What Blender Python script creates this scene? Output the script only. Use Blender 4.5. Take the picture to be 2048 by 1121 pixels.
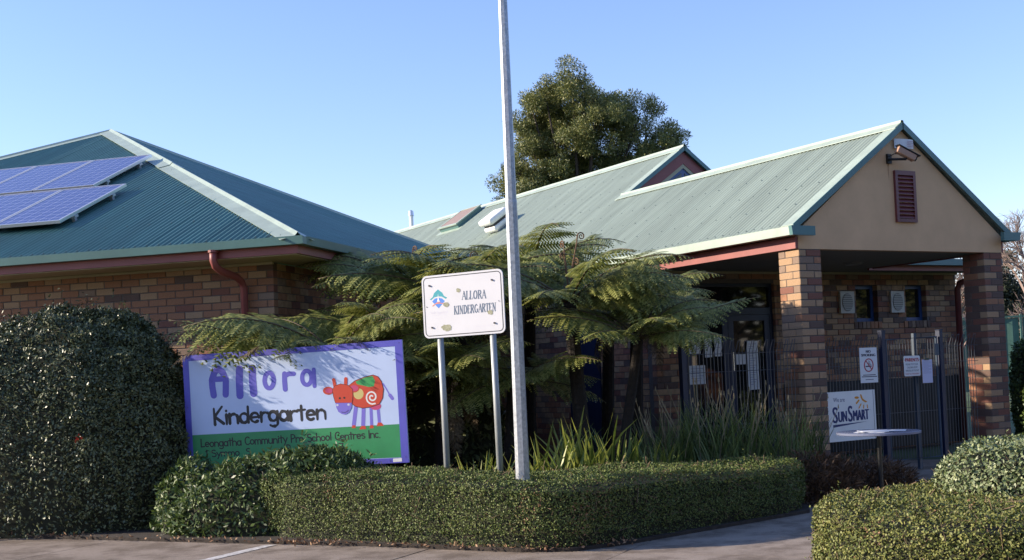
import bpy, bmesh, math, random
import numpy as np
from mathutils import Vector, Matrix
from mathutils.geometry import tessellate_polygon
R = math.radians
random.seed(7); rng = np.random.default_rng(7)
for o in list(bpy.data.objects): bpy.data.objects.remove(o)
scene = bpy.context.scene
COL = scene.collection

# ------------------------------------------------------------ camera
cam_d = bpy.data.cameras.new('camera'); cam = bpy.data.objects.new('camera', cam_d); COL.objects.link(cam)
cam_d.sensor_width = 36; cam_d.lens = 36*2447/2048; cam_d.shift_y = 0.0535
cam_d.clip_start = 0.1; cam_d.clip_end = 2000
_p, _r = R(1.895), R(2.4)
_f = Vector((0, math.cos(_p), math.sin(_p))); _x = Vector((1, 0, 0)); _u = _x.cross(_f)
_rx = _x*math.cos(_r) - _u*math.sin(_r); _ux = _u*math.cos(_r) + _x*math.sin(_r)
M = Matrix((_rx, _ux, -_f)).transposed().to_4x4(); M.translation = (0, 0, 1.42)
cam.matrix_world = M
scene.camera = cam
# ------------------------------------------------------------ sky, sun, exposure
SUN_B, SUN_E = -89.0, 20.0            # bearing (clockwise from +Y) and elevation
w = bpy.data.worlds.new('World'); scene.world = w; w.use_nodes = True
nt = w.node_tree; bg = nt.nodes['Background']
sky = nt.nodes.new('ShaderNodeTexSky'); sky.sky_type = 'NISHITA'; sky.sun_disc = False
sky.sun_elevation = R(SUN_E); sky.sun_rotation = R(SUN_B)
sky.altitude = 80; sky.air_density = 1.15; sky.dust_density = 0.1; sky.ozone_density = 4.5
tint = nt.nodes.new('ShaderNodeMix'); tint.data_type = 'RGBA'; tint.blend_type = 'MULTIPLY'; tint.inputs['Factor'].default_value = 1; tint.inputs['B'].default_value = (1.12, .945, 1.06, 1)
nt.links.new(sky.outputs[0], tint.inputs['A']); nt.links.new(tint.outputs['Result'], bg.inputs[0]); bg.inputs[1].default_value = 0.148
sl = bpy.data.lights.new('sun', 'SUN'); sl.energy = 4.9; sl.angle = R(0.55); sl.color = (1.0, 0.86, 0.68)
sun = bpy.data.objects.new('sun', sl); COL.objects.link(sun)
sd = Vector((math.sin(R(SUN_B))*math.cos(R(SUN_E)), math.cos(R(SUN_B))*math.cos(R(SUN_E)), math.sin(R(SUN_E))))
sun.rotation_euler = sd.to_track_quat('Z', 'Y').to_euler()
vs = scene.view_settings; vs.view_transform = 'Standard'; vs.look = 'None'; vs.exposure = 0.85; vs.gamma = 1.0
scene.render.engine = 'CYCLES'; cy = scene.cycles; cy.max_bounces = 6; cy.diffuse_bounces = 3; cy.glossy_bounces = 3; cy.transmission_bounces = 3; cy.caustics_reflective = False; cy.caustics_refractive = False

# ------------------------------------------------------------ materials
MATS = {}
def mat(name, col, rough=0.6, metal=0.0, var=0.0, scale=4.0, bump=0.0, bscale=60.0, spec=0.5, col2=None, island=False, trans=0.0, detail=6.0, stretch=None):
    """principled material: colour varied by noise (var / col2) or per loose piece (island)."""
    if name in MATS: return MATS[name]
    m = bpy.data.materials.new(name); m.use_nodes = True; n = m.node_tree.nodes; l = m.node_tree.links
    b = n['Principled BSDF']; b.inputs['Roughness'].default_value = rough; b.inputs['Metallic'].default_value = metal
    b.inputs['Specular IOR Level'].default_value = spec
    c = (*col, 1); b.inputs['Base Color'].default_value = c
    tc = n.new('ShaderNodeTexCoord')
    if var or col2:
        nz = n.new('ShaderNodeTexNoise'); nz.inputs['Scale'].default_value = scale; nz.inputs['Detail'].default_value = detail
        nz.inputs['Roughness'].default_value = 0.65
        if stretch:
            mpn = n.new('ShaderNodeMapping'); mpn.inputs['Scale'].default_value = stretch; l.new(tc.outputs['Object'], mpn.inputs[0]); l.new(mpn.outputs[0], nz.inputs['Vector'])
        else: l.new(tc.outputs['Object'], nz.inputs['Vector'])
        rp = n.new('ShaderNodeValToRGB'); rp.color_ramp.elements[0].position = 0.32; rp.color_ramp.elements[1].position = 0.68
        c2 = col2 if col2 else tuple(min(1, x*(1+var)) for x in col)
        c1 = col if col2 else tuple(x*(1-var) for x in col)
        rp.color_ramp.elements[0].color = (*c1, 1); rp.color_ramp.elements[1].color = (*c2, 1)
        if island:
            g = n.new('ShaderNodeNewGeometry')
            mx = n.new('ShaderNodeMath'); mx.operation = 'MULTIPLY_ADD'; mx.inputs[1].default_value = 0.55
            ml = n.new('ShaderNodeMath'); ml.operation = 'MULTIPLY'; ml.inputs[1].default_value = 0.45
            l.new(nz.outputs[0], ml.inputs[0]); l.new(g.outputs['Random Per Island'], mx.inputs[0]); l.new(ml.outputs[0], mx.inputs[2])
            l.new(mx.outputs[0], rp.inputs[0])
        else: l.new(nz.outputs[0], rp.inputs[0])
        l.new(rp.outputs[0], b.inputs['Base Color'])
    if bump:
        nb = n.new('ShaderNodeTexNoise'); nb.inputs['Scale'].default_value = bscale; nb.inputs['Detail'].default_value = 5
        l.new(tc.outputs['Object'], nb.inputs['Vector'])
        bp = n.new('ShaderNodeBump'); bp.inputs['Strength'].default_value = bump; bp.inputs['Distance'].default_value = 0.01
        l.new(nb.outputs[0], bp.inputs['Height']); l.new(bp.outputs[0], b.inputs['Normal'])
    if trans:
        t = n.new('ShaderNodeBsdfTranslucent'); ad = n.new('ShaderNodeMixShader'); ad.inputs[0].default_value = trans
        if b.inputs['Base Color'].links: l.new(b.inputs['Base Color'].links[0].from_socket, t.inputs[0])
        else: t.inputs[0].default_value = c
        l.new(b.outputs[0], ad.inputs[1]); l.new(t.outputs[0], ad.inputs[2])
        l.new(ad.outputs[0], n['Material Output'].inputs[0])
    MATS[name] = m; return m

# ------------------------------------------------------------ mesh helpers
def mesh(name, verts, faces, smooth=False):
    me = bpy.data.meshes.new(name); me.from_pydata([tuple(v) for v in verts], [], faces); me.update()
    if smooth: me.polygons.foreach_set('use_smooth', [True]*len(me.polygons))
    return me
def quads(name, V, nper=4, smooth=False):
    """V: (n, nper, 3) array of separate faces."""
    n = V.shape[0]; me = bpy.data.meshes.new(name)
    me.vertices.add(n*nper); me.vertices.foreach_set('co', V.reshape(-1).astype(np.float32))
    me.loops.add(n*nper); me.loops.foreach_set('vertex_index', np.arange(n*nper, dtype=np.int32))
    me.polygons.add(n); me.polygons.foreach_set('loop_start', np.arange(0, n*nper, nper, dtype=np.int32))
    me.update(calc_edges=True)
    return me
def link(name, me, m=None, parent=None, loc=(0, 0, 0), rot=(0, 0, 0), scale=(1, 1, 1), kind=None, label=None):
    o = bpy.data.objects.new(name, me); COL.objects.link(o)
    if me is not None and m is not None:
        if len(me.materials) == 0: me.materials.append(m)
        elif me.materials[0] is not m:
            o.material_slots[0].link = 'OBJECT'; o.material_slots[0].material = m
    o.location = loc; o.rotation_euler = rot; o.scale = scale
    if parent is not None: o.parent = parent
    if kind: o['kind'] = kind
    if label: o['label'] = label
    return o
def tag(o, label, cat, group=None):
    o['label'] = label; o['category'] = cat
    if group: o['group'] = group
    return o
def thing(name, label, cat, loc=(0, 0, 0), rz=0.0, group=None, rot=None):
    o = bpy.data.objects.new(name, None); COL.objects.link(o); o.empty_display_size = 0.1
    o.location = loc; o.rotation_euler = rot if rot else (0, 0, rz)
    return tag(o, label, cat, group)
class MB:
    """collects simple shapes into one mesh"""
    def __init__(s): s.v = []; s.f = []
    def add(s, v, f):
        k = len(s.v); s.v += [tuple(p) for p in v]; s.f += [tuple(i+k for i in q) for q in f]; return s
    def box(s, x0, x1, y0, y1, z0, z1):
        return s.add([(x0,y0,z0),(x1,y0,z0),(x1,y1,z0),(x0,y1,z0),(x0,y0,z1),(x1,y0,z1),(x1,y1,z1),(x0,y1,z1)],
                     [(0,3,2,1),(4,5,6,7),(0,1,5,4),(1,2,6,5),(2,3,7,6),(3,0,4,7)])
    def prism(s, poly, d0, d1, ax='y'):
        """polygon in (x,z) extruded along y (ax='y'), in (x,y) along z, or in (y,z) along x"""
        n = len(poly)
        def P(p, d): return (p[0], d, p[1]) if ax == 'y' else ((p[0], p[1], d) if ax == 'z' else (d, p[0], p[1]))
        v = [P(p, d0) for p in poly]+[P(p, d1) for p in poly]
        tri = [tuple(t) for t in tessellate_polygon([[Vector((p[0], p[1], 0)) for p in poly]])]
        f = [t[::-1] for t in tri]+[tuple(i+n for i in t) for t in tri]+[(i, (i+1) % n, (i+1) % n+n, i+n) for i in range(n)]
        return s.add(v, f)
    def tube(s, pts, r, n=6, caps=True, closed=False):
        pts = [Vector(p) for p in pts]; m = len(pts)
        rr = r if hasattr(r, '__len__') else [r]*m
        rings = []; up = None
        for i in range(m):
            a = pts[i-1] if i > 0 else (pts[-1] if closed else pts[0]); b = pts[i+1] if i < m-1 else (pts[0] if closed else pts[-1])
            d = (b-a).normalized()
            if up is None: up = Vector((0, 0, 1)) if abs(d.z) < 0.9 else Vector((1, 0, 0))
            x = d.cross(up).normalized(); y = x.cross(d).normalized(); up = y
            rings.append([pts[i]+(x*math.cos(2*math.pi*k/n)+y*math.sin(2*math.pi*k/n))*rr[i] for k in range(n)])
        v = [p for g in rings for p in g]; f = []
        for i in range(m if closed else m-1):
            j = (i+1) % m
            for k in range(n): f.append((i*n+k, i*n+(k+1) % n, j*n+(k+1) % n, j*n+k))
        if caps and not closed: f.append(tuple(range(n))[::-1]); f.append(tuple((m-1)*n+k for k in range(n)))
        return s.add(v, f)
    def build(s, name, m, parent=None, smooth=False, **k):
        me = mesh(name, s.v, s.f, smooth)
        bm = bmesh.new(); bm.from_mesh(me); bmesh.ops.recalc_face_normals(bm, faces=bm.faces); bm.to_mesh(me); bm.free()
        return link(name, me, m, parent, **k)
def box(name, m, parent, *a, **k): return MB().box(*a).build(name, m, parent, **k)

# ------------------------------------------------------------ flat print on signs
def homography(src, dst):
    A = []; B = []
    for (x, y), (X, Y) in zip(src, dst):
        A += [[x, y, 1, 0, 0, 0, -X*x, -X*y], [0, 0, 0, x, y, 1, -Y*x, -Y*y]]; B += [X, Y]
    h = np.append(np.linalg.solve(np.array(A, float), np.array(B, float)), 1).reshape(3, 3)
    def F(p):
        q = h @ np.array([p[0], p[1], 1.0]); return (q[0]/q[2], q[1]/q[2])
    return F
def flat(name, m, parent, polys, off, F=None, **k):
    """flat print: polygons (x,z) laid on the board's front (facing -y) at depth off"""
    v = []; f = []
    for i, po in enumerate(polys):
        po = [F(p) for p in po] if F else po
        a = sum(po[j][0]*po[(j+1) % len(po)][1]-po[(j+1) % len(po)][0]*po[j][1] for j in range(len(po)))
        if a < 0: po = po[::-1]
        k0 = len(v); d = off*.25 - (i % 12)*0.00002
        v += [(p[0], d, p[1]) for p in po]
        for t in tessellate_polygon([[Vector((p[0], p[1], 0)) for p in po]]):
            q = [po[j] for j in t]
            ar = (q[1][0]-q[0][0])*(q[2][1]-q[0][1])-(q[2][0]-q[0][0])*(q[1][1]-q[0][1])
            t = tuple(t) if ar > 0 else tuple(t)[::-1]
            f.append(tuple(j+k0 for j in t))
    return link(name, mesh(name, v, f), m, parent, **k)
def ell(cx, cy, rx, ry, n=24, a0=0.0, a1=360.0):
    return [(cx+rx*math.cos(R(a0+(a1-a0)*i/n)), cy+ry*math.sin(R(a0+(a1-a0)*i/n))) for i in range(n if a1-a0 == 360 else n+1)]
def stroke(pts, wd, jag=0.0):
    """a thick line as polygons: one quad per segment, one disc per joint"""
    out = []; ws = [wd*(1+jag*random.uniform(-1, 1)) for _ in pts]
    for i, p in enumerate(pts):
        out.append(ell(p[0], p[1], ws[i]/2, ws[i]/2, 10 if not jag else 5, random.uniform(0, 60) if jag else 0, 0) if False else
                   [(p[0]+ws[i]/2*math.cos(2*math.pi*k/10), p[1]+ws[i]/2*math.sin(2*math.pi*k/10)) for k in range(10)] if not jag else
                   [(p[0]+ws[i]/2*math.cos(2*math.pi*k/5+i), p[1]+ws[i]/2*math.sin(2*math.pi*k/5+i)) for k in range(5)])
        if i:
            a = pts[i-1]; dx, dy = p[0]-a[0], p[1]-a[1]; L = math.hypot(dx, dy)
            if L < 1e-6: continue
            nx, ny = -dy/L, dx/L; h0, h1 = ws[i-1]/2, ws[i]/2
            out.append([(a[0]+nx*h0, a[1]+ny*h0), (p[0]+nx*h1, p[1]+ny*h1), (p[0]-nx*h1, p[1]-ny*h1), (a[0]-nx*h0, a[1]-ny*h0)])
    return out
def AR(cx, cy, rx, ry, a0, a1, n=8): return [(cx+rx*math.cos(R(a0+(a1-a0)*i/n)), cy+ry*math.sin(R(a0+(a1-a0)*i/n))) for i in range(n+1)]
_c = AR(.25,.3,.21,.29,20,380,12)
GL = {'o':(.52,[_c]),'a':(.54,[_c,[(.47,.6),(.47,0)]]),'d':(.55,[_c,[(.47,1),(.47,0)]]),
 'e':(.52,[[(.05,.3),(.45,.33)]+AR(.25,.3,.21,.29,0,310,10)]),'c':(.48,[AR(.25,.3,.21,.29,50,310,9)]),
 'g':(.54,[_c,[(.47,.6),(.47,-.15)]+AR(.26,-.15,.21,.17,0,-150,6)]),
 'n':(.54,[[(.06,.6),(.06,0)],[(.06,.38)]+AR(.27,.36,.2,.22,170,0,6)+[(.47,0)]]),
 'h':(.54,[[(.06,1),(.06,0)],[(.06,.38)]+AR(.27,.36,.2,.22,170,0,6)+[(.47,0)]]),
 'm':(.78,[[(.06,.6),(.06,0)],AR(.22,.4,.16,.19,180,0,6)+[(.38,0)],AR(.54,.4,.16,.19,180,0,6)+[(.7,0)]]),
 'u':(.54,[[(.06,.6),(.06,.2)]+AR(.26,.22,.2,.22,180,360,6)+[(.46,.6)],[(.46,.4),(.47,0)]]),
 'r':(.42,[[(.06,.6),(.06,0)],AR(.27,.36,.2,.22,170,50,5)]),'t':(.42,[[(.2,.9),(.2,0)],[(.0,.62),(.4,.65)]]),
 'i':(.2,[[(.1,.6),(.1,0)],[(.1,.8),(.1,.84)]]),'l':(.2,[[(.1,1),(.1,0)]]),'y':(.5,[[(.04,.6),(.26,.06)],[(.47,.6),(.12,-.35)]]),
 's':(.46,[AR(.24,.45,.17,.14,40,270,6)+AR(.24,.15,.18,.16,90,-130,6)]),'S':(.58,[AR(.3,.74,.22,.22,40,270,7)+AR(.3,.26,.24,.26,90,-140,7)]),
 'G':(.64,[AR(.34,.5,.28,.5,45,330,10)+[(.6,.45),(.4,.45)]]),'p':(.54,[_c,[(.04,.6),(.04,-.35)]]),
 'C':(.6,[AR(.34,.5,.28,.5,45,315,10)]),'P':(.56,[[(.08,1),(.08,0)],[(.08,1)]+AR(.25,.73,.25,.26,80,-90,7)+[(.08,.46)]]),
 'L':(.5,[[(.08,1),(.06,0),(.44,.04)]]),'I':(.2,[[(.1,1),(.1,0)]]),'K':(.6,[[(.08,.95),(.1,-.05)],[(.5,1.05),(.1,.45),(.55,.0)]]),
 '1':(.26,[[(.02,.8),(.14,1),(.14,0)]]),'7':(.5,[[(.05,1),(.45,1),(.2,0)]]),'.':(.2,[[(.08,.02),(.1,.03)]]),' ':(.35,[])}
def hand(text, p0, p1, cap, wd, jag=0.0):
    tot = sum(GL[c][0] for c in text); L = math.hypot(p1[0]-p0[0], p1[1]-p0[1]); k = L/tot
    ux, uy = (p1[0]-p0[0])/L, (p1[1]-p0[1])/L; x = 0; out = []
    for c in text:
        a, st = GL[c]; b = random.uniform(-.03, .03)
        for s in st:
            out += stroke([(p0[0]+ux*(x+q[0])*k+uy*(q[1]+b)*cap, p0[1]+uy*(x+q[0])*k-ux*(q[1]+b)*cap) for q in s], wd, jag)
        x += a
    return out
def text(name, m, parent, body, size, x, z, off, sx=1.0, align='LEFT', bold=0.0, **k):
    cu = bpy.data.curves.new('t', 'FONT'); cu.body = body; cu.size = size; cu.align_x = align; cu.offset = bold; cu.resolution_u = 3
    o = bpy.data.objects.new('t', cu); COL.objects.link(o); bpy.context.view_layer.update()
    me = bpy.data.meshes.new_from_object(o.evaluated_get(bpy.context.evaluated_depsgraph_get()))
    bpy.data.objects.remove(o); bpy.data.curves.remove(cu)
    n = len(me.vertices); co = np.zeros(n*3, np.float32); me.vertices.foreach_get('co', co); co = co.reshape(-1, 3)
    out = np.stack([co[:, 0]*sx+x, np.full(n, off, np.float32), co[:, 1]+z], 1); me.vertices.foreach_set('co', out.reshape(-1)); me.update()
    me.materials.clear(); me.name = name
    return link(name, me, m, parent, **k)

# ------------------------------------------------------------ leaves
def leaf_faces(P, N, L, W, splay=0.6, lvar=0.35, up=.35):
    """leaves lying on a clipped surface: blades face outwards more or less"""
    n = len(P); f = N+splay*rng.normal(size=(n, 3)); f /= np.linalg.norm(f, axis=1)[:, None]+1e-9
    q = rng.normal(size=(n, 3))+[0, 0, up]+.5*N; d = q-f*np.sum(q*f, 1)[:, None]; d /= np.linalg.norm(d, axis=1)[:, None]+1e-9; s = np.cross(f, d)
    l = (L*(1+lvar*rng.uniform(-1, 1, n)))[:, None]; wv = (W*(1+lvar*rng.uniform(-1, 1, n)))[:, None]
    return np.stack([P, P+d*l*.5+s*wv*.5, P+d*l, P+d*l*.5-s*wv*.5], 1)
def leaf_quads(P, N, L, W, splay=0.8, fold=0.0, lvar=0.35):
    n = len(P); d = N + splay*rng.normal(size=(n, 3)); d /= np.linalg.norm(d, axis=1)[:, None]+1e-9
    q = rng.normal(size=(n, 3)); s = np.cross(d, q); s /= np.linalg.norm(s, axis=1)[:, None]+1e-9
    l = (L*(1+lvar*rng.uniform(-1, 1, n)))[:, None]; wv = (W*(1+lvar*rng.uniform(-1, 1, n)))[:, None]
    return np.stack([P, P+d*l*.5+s*wv*.5, P+d*l, P+d*l*.5-s*wv*.5], 1)
def lump(P, sc, seed=0):
    """cheap smooth noise in [-1,1]"""
    r = np.random.default_rng(seed); out = np.zeros(len(P))
    for k in range(6):
        a = r.normal(size=3)*sc*(1+0.5*k); out += np.sin(P @ a + r.uniform(0, 6.28))/(1+0.4*k)
    return out/3.2
# ------------------------------------------------------------ palette
def teal(): return mat('teal_paint', (.055, .15, .15), .45, var=.1, scale=3)
M_TEAL = mat('teal_painted_steel', (.085, .185, .18), .42, var=.10, scale=2.0)
M_PALE = mat('pale_green_roof_capping', (.34, .41, .34), .42, var=.13, scale=3)
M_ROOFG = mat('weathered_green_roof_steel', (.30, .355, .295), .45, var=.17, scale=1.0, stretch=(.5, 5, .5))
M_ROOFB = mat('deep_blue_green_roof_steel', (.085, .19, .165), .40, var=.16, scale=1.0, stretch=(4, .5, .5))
M_RED = mat('red_fascia_paint', (.26, .068, .06), .5, var=.12, scale=3)
M_MAROON = mat('maroon_pipe_paint', (.15, .035, .035), .4, var=.12, scale=4)
M_CREAM = mat('cream_soffit_paint', (.42, .37, .24), .6, var=.08, scale=3)
M_RENDER = mat('tan_render', (.68, .43, .235), .85, var=.11, scale=1.2, bump=.12, bscale=90)
M_SOFFIT = mat('grey_porch_ceiling', (.22, .21, .185), .7, var=.08, scale=2)
M_MORTAR = mat('grey_mortar', (.12, .105, .095), .95, var=.15, scale=20)
BR = [mat('tan_brick', (.385, .245, .14), .88, var=.22, scale=14, bump=.3, bscale=70),
      mat('orange_brick', (.32, .155, .085), .88, var=.25, scale=14, bump=.3, bscale=70),
      mat('red_brick', (.21, .09, .062), .88, var=.25, scale=14, bump=.3, bscale=70),
      mat('grey_brick', (.25, .17, .12), .88, var=.2, scale=14, bump=.3, bscale=70),
      mat('dark_brick', (.13, .082, .065), .88, var=.25, scale=14, bump=.3, bscale=70)]
M_NAVY = mat('navy_blue_frame_paint', (.011, .02, .055), .4, var=.1)
M_GLASS = mat('dark_window_glass', (.012, .014, .016), .03, spec=.5)
M_WHITE = mat('white_paint', (.78, .78, .76), .45, var=.04, scale=5)
M_PAPER = mat('white_paper', (.74, .74, .74), .7)
M_BLACK = mat('black_paint', (.012, .012, .012), .4)
M_GALV = mat('galvanised_steel', (.27, .29, .31), .42, metal=.5, col2=(.47, .49, .52), scale=38, detail=3)
def concrete():
    m = bpy.data.materials.new('worn_concrete'); m.use_nodes = True; n = m.node_tree.nodes; l = m.node_tree.links; b = n['Principled BSDF']
    g = n.new('ShaderNodeNewGeometry')
    def noise(sc, det, lo, hi, c0, c1):
        z = n.new('ShaderNodeTexNoise'); z.inputs['Scale'].default_value = sc; z.inputs['Detail'].default_value = det; z.inputs['Roughness'].default_value = .7; l.new(g.outputs['Position'], z.inputs['Vector'])
        r = n.new('ShaderNodeValToRGB'); r.color_ramp.elements[0].position = lo; r.color_ramp.elements[1].position = hi; r.color_ramp.elements[0].color = (*c0, 1); r.color_ramp.elements[1].color = (*c1, 1); l.new(z.outputs[0], r.inputs[0]); return r, z
    a, _ = noise(.9, 8, .3, .7, (.26, .215, .175), (.40, .34, .285)); st, _ = noise(2.2, 5, .40, .56, (.62, .6, .58), (1, 1, 1)); ag, z3 = noise(170, 2, .35, .62, (.62, .6, .58), (1.12, 1.1, 1.08))
    def mul(x, y):
        q = n.new('ShaderNodeMix'); q.data_type = 'RGBA'; q.blend_type = 'MULTIPLY'; q.inputs['Factor'].default_value = 1; l.new(x, q.inputs['A']); l.new(y, q.inputs['B']); return q.outputs['Result']
    l.new(mul(mul(a.outputs[0], st.outputs[0]), ag.outputs[0]), b.inputs['Base Color']); b.inputs['Roughness'].default_value = .92; b.inputs['Specular IOR Level'].default_value = .15
    bp = n.new('ShaderNodeBump'); bp.inputs['Strength'].default_value = .5; bp.inputs['Distance'].default_value = .004; l.new(z3.outputs[0], bp.inputs['Height']); l.new(bp.outputs[0], b.inputs['Normal'])
    return m
M_CONC = concrete()
M_SOIL = mat('garden_soil', (.035, .026, .02), .95, var=.4, scale=9, bump=.6, bscale=40)
M_GRASS = mat('lawn', (.05, .085, .025), .9, var=.3, scale=.5)

# unit brick with chamfered edges (front faces -y), scaled per piece
def unit_brick():
    c = .03; v = []; 
    for y, i in ((0, c), (.06, 0), (1, 0)):
        v += [(i, y, i*2), (1-i, y, i*2), (1-i, y, 1-i*2), (i, y, 1-i*2)]
    f = [(0,1,2,3)]+[(k, k+4, (k+1)%4+4, (k+1)%4) for k in range(4)]+[(k+4, k+8, (k+1)%4+8, (k+1)%4+4) for k in range(4)]+[(11,10,9,8)]
    f[0] = (0,1,2,3)
    me = mesh('brick', v, f); bm = bmesh.new(); bm.from_mesh(me); bmesh.ops.recalc_face_normals(bm, faces=bm.faces); bm.to_mesh(me); bm.free()
    me.materials.append(BR[0]); return me
BRICK = unit_brick()
def brick(parent, x, y, z, lx, ly, lz, m):
    j = .0025
    return link('brick', BRICK, m, parent, loc=(x+random.uniform(-j, j)*.5, y+random.uniform(-j, j), z), scale=(lx, ly, lz))
class BrickHeap:
    """bricks too far down the list to be single pieces: real bricks in one mesh"""
    def __init__(s): s.q = []
    def add(s, x, y, z, lx, ly, lz, k): s.q.append((x, y+random.uniform(-.003, .003), z, lx, ly, lz, k))
    def build(s, name, parent):
        bv = np.array([v.co for v in BRICK.vertices]); bf = [tuple(p.vertices) for p in BRICK.polygons]; V = []; Fc = []; mi = []
        for (x, y, z, a, b, c, k) in s.q:
            n = len(V); V += (bv*[a, b, c]+[x, y, z]).tolist(); Fc += [tuple(i+n for i in f) for f in bf]; mi += [k]*len(bf)
        me = mesh(name, V, Fc)
        for m in BR: me.materials.append(m)
        me.polygons.foreach_set('material_index', mi)
        return link(name, me, None, parent, kind='stuff')
def pick(): return random.choices(range(5), (.42, .33, .11, .08, .06))[0]
def courses(x0, x1, z0, z1, holes, off=0.0):
    """running bond rectangles (x, z, length) between x0..x1 skipping holes (hx0,hx1,hz0,hz1)"""
    out = []; n = int(round((z1-z0)/.086))
    for i in range(n):
        z = z0+i*.086; x = x0-(.12 if i % 2 else 0)-off
        while x < x1:
            a, b = max(x, x0), min(x+.23, x1); x += .24
            segs = [(a, b)]
            for h in holes:
                if z+.076 > h[2] and z < h[3]:
                    ns = []
                    for (p, q) in segs:
                        if q <= h[0] or p >= h[1]: ns.append((p, q))
                        else:
                            if p < h[0]: ns.append((p, h[0]))
                            if q > h[1]: ns.append((h[1], q))
                    segs = ns
            out += [(p, z, q-p) for p, q in segs if q-p > .03]
    return out
def corrugated(parent, name, m, a0, a1, b0f, b1f, mp, sheet=.762, pitch=.0762, amp=.0105, res=8):
    """overlapping corrugated sheets; mp(a, b, h) maps eave position, up-slope distance and height to local space"""
    k = 0; a = a0
    while a < a1-1e-4:
        e = min(a+sheet+.03, a1); n = max(2, int((e-a)/pitch*res)+1); V = []; F = []
        for i in range(n):
            q = a+(e-a)*i/(n-1); h = amp*math.cos(2*math.pi*q/pitch)+amp+(.0025 if q > a+sheet else 0)+.0006*(k % 3)
            lo, hi = b0f(q), b1f(q); hi = max(hi, lo+.001)
            V += [mp(q, lo, h), mp(q, hi, h)]
            if i: j = 2*i; F.append((j-2, j, j+1, j-1))
        link(name, mesh(name, V, F, True), m, parent); a += sheet; k += 1
def screws(parent, pts):
    b = MB()
    for (x, y, z) in pts:
        r = .009; b.add([(x-r, y-r, z), (x+r, y-r, z), (x+r, y+r, z), (x-r, y+r, z), (x, y, z+.012)], [(0,1,4),(1,2,4),(2,3,4),(3,0,4)])
    b.build('roof_screw', mat('screw_heads', (.05, .075, .075), .5), parent, kind='stuff')

# ============================================================ ground
g = MB().add([(-600, -600, -.02), (600, -600, -.02), (600, 900, -.02), (-600, 900, -.02)], [(0, 1, 2, 3)]).build('ground', M_GRASS); g['kind'] = 'structure'
PAV = link('pavement', mesh('pavement', [(-14, -9, -.012), (14, -9, -.012), (14, 9, -.012), (-14, 9, -.012)], [(0, 1, 2, 3)]), mat('pavement_bedding', (.035, .03, .027), .95), loc=(-2.21, 10.97, 0), rot=(0, 0, R(-25))); PAV['kind'] = 'structure'
xs = [-14, -12.2, -10.5, -8.8, -7.05, -5.3, -3.55, -1.85, -.1, 1.6, 3.3, 5.0, 6.75, 8.5, 10.2, 12, 14]; ys = [-9, -6.2, -3.1, 0.03, 3.0, 6.0, 9.0]
for i in range(len(xs)-1):
    for j in range(len(ys)-1):
        t = random.uniform(-.0015, .0015); e = .006
        MB().prism([(xs[i]+e, ys[j]+e), (xs[i+1]-e, ys[j]+e), (xs[i+1]-e, ys[j+1]-e), (xs[i]+e, ys[j+1]-e)], -.011, t, 'z').build('slab', M_CONC, PAV)
M_LINE = mat('worn_white_line_paint', (.30, .27, .24), .8, col2=(.72, .70, .67), scale=14, detail=8)
lm = MB().add([(-.07, -4.5, .005), (.05, -4.5, .005), (.06, -.02, .005), (-.05, -.06, .005)], [(0, 1, 2, 3)]).build('painted_line', M_LINE, PAV)
def bed(name, pts, z=.03):
    o = MB().prism(pts, -.01, z, 'z').build(name, M_SOIL); o['kind'] = 'structure'; return o
bed('garden_bed', [(-13, 16.0), (-5.25, 12.41), (-2.2, 10.99), (-1.5, 10.68), (0.0, 9.86), (.45, 9.78), (.9, 10.06), (2.75, 11.65), (2.95, 12.7), (2.75, 13.6), (3.3, 14.25), (2.0, 17.0), (0, 19), (-5, 18), (-13, 20)])
bed('garden_bed', [(1.95, 7.8), (1.95, 7.35), (2.1, 7.0), (2.6, 6.62), (4.6, 7.2), (6.0, 9.2), (5.2, 10.5), (3.2, 8.9), (2.5, 8.4)])
bed('garden_bed', [(7.3, 15.9), (9.6, 15.2), (11.0, 18.5), (8.5, 20.5)])
# dry leaf litter along the garden edge
def litter(name, line, n, wd):
    P = []
    for _ in range(n):
        i = random.randrange(len(line)-1); a, b = line[i], line[i+1]; t = random.random()
        P.append((a[0]+(b[0]-a[0])*t+random.gauss(0, wd), a[1]+(b[1]-a[1])*t+random.gauss(-.01, wd), .034+random.random()*.012))
    P = np.array(P); N = np.tile([0., 0, .25], (n, 1))
    o = link(name, quads(name, leaf_quads(P, N, .035, .018, .8)), mat('dry_leaf', (.16, .075, .035), .8, col2=(.33, .2, .11), island=True, scale=3)); o['kind'] = 'stuff'; return tag(o, 'dry brown leaf litter along the edge of the garden bed', 'leaf litter')
litter('leaf_litter', [(-5.2, 12.38), (-2.2, 10.96), (-1.5, 10.64), (.1, 9.8), (.9, 10.0)], 420, .035)

# ============================================================ main building with gabled porch
O1 = (3.444, 14.5, 0)
MAIN = thing('kindergarten_building', 'brick kindergarten building with pale green gabled metal roof and entrance porch', 'building', O1, R(29.6))
S0, Z0, TP = -.10, 3.045, 0.70           # eave line, eave height, roof slope
RS, RM, TG = 1.795, 3.06, 6.05            # porch ridge, main ridge, main gable
ca = 1/math.sqrt(1+TP*TP)
def mpL(a, b, h): return (S0-.06+b*ca-h*TP*ca, a, Z0-.06*TP+b*TP*ca+h*ca)
top = lambda t: ((RS if t < TG else RM)-S0+.06)/ca-.02
corrugated(MAIN, 'roof_sheet', M_ROOFG, -.02, TG-.02, lambda a: 0, lambda a: (RS-S0+.06)/ca-.02, mpL)
corrugated(MAIN, 'roof_sheet', M_ROOFG, TG-.02, 20.2, lambda a: 0, lambda a: (RM-S0+.06)/ca-.02, mpL)
def mpR(c, zr):                            # right hand slopes, seen from the other side
    return lambda a, b, h: (c+b*ca+h*TP*ca, a, zr-b*TP*ca+h*ca)
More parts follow.
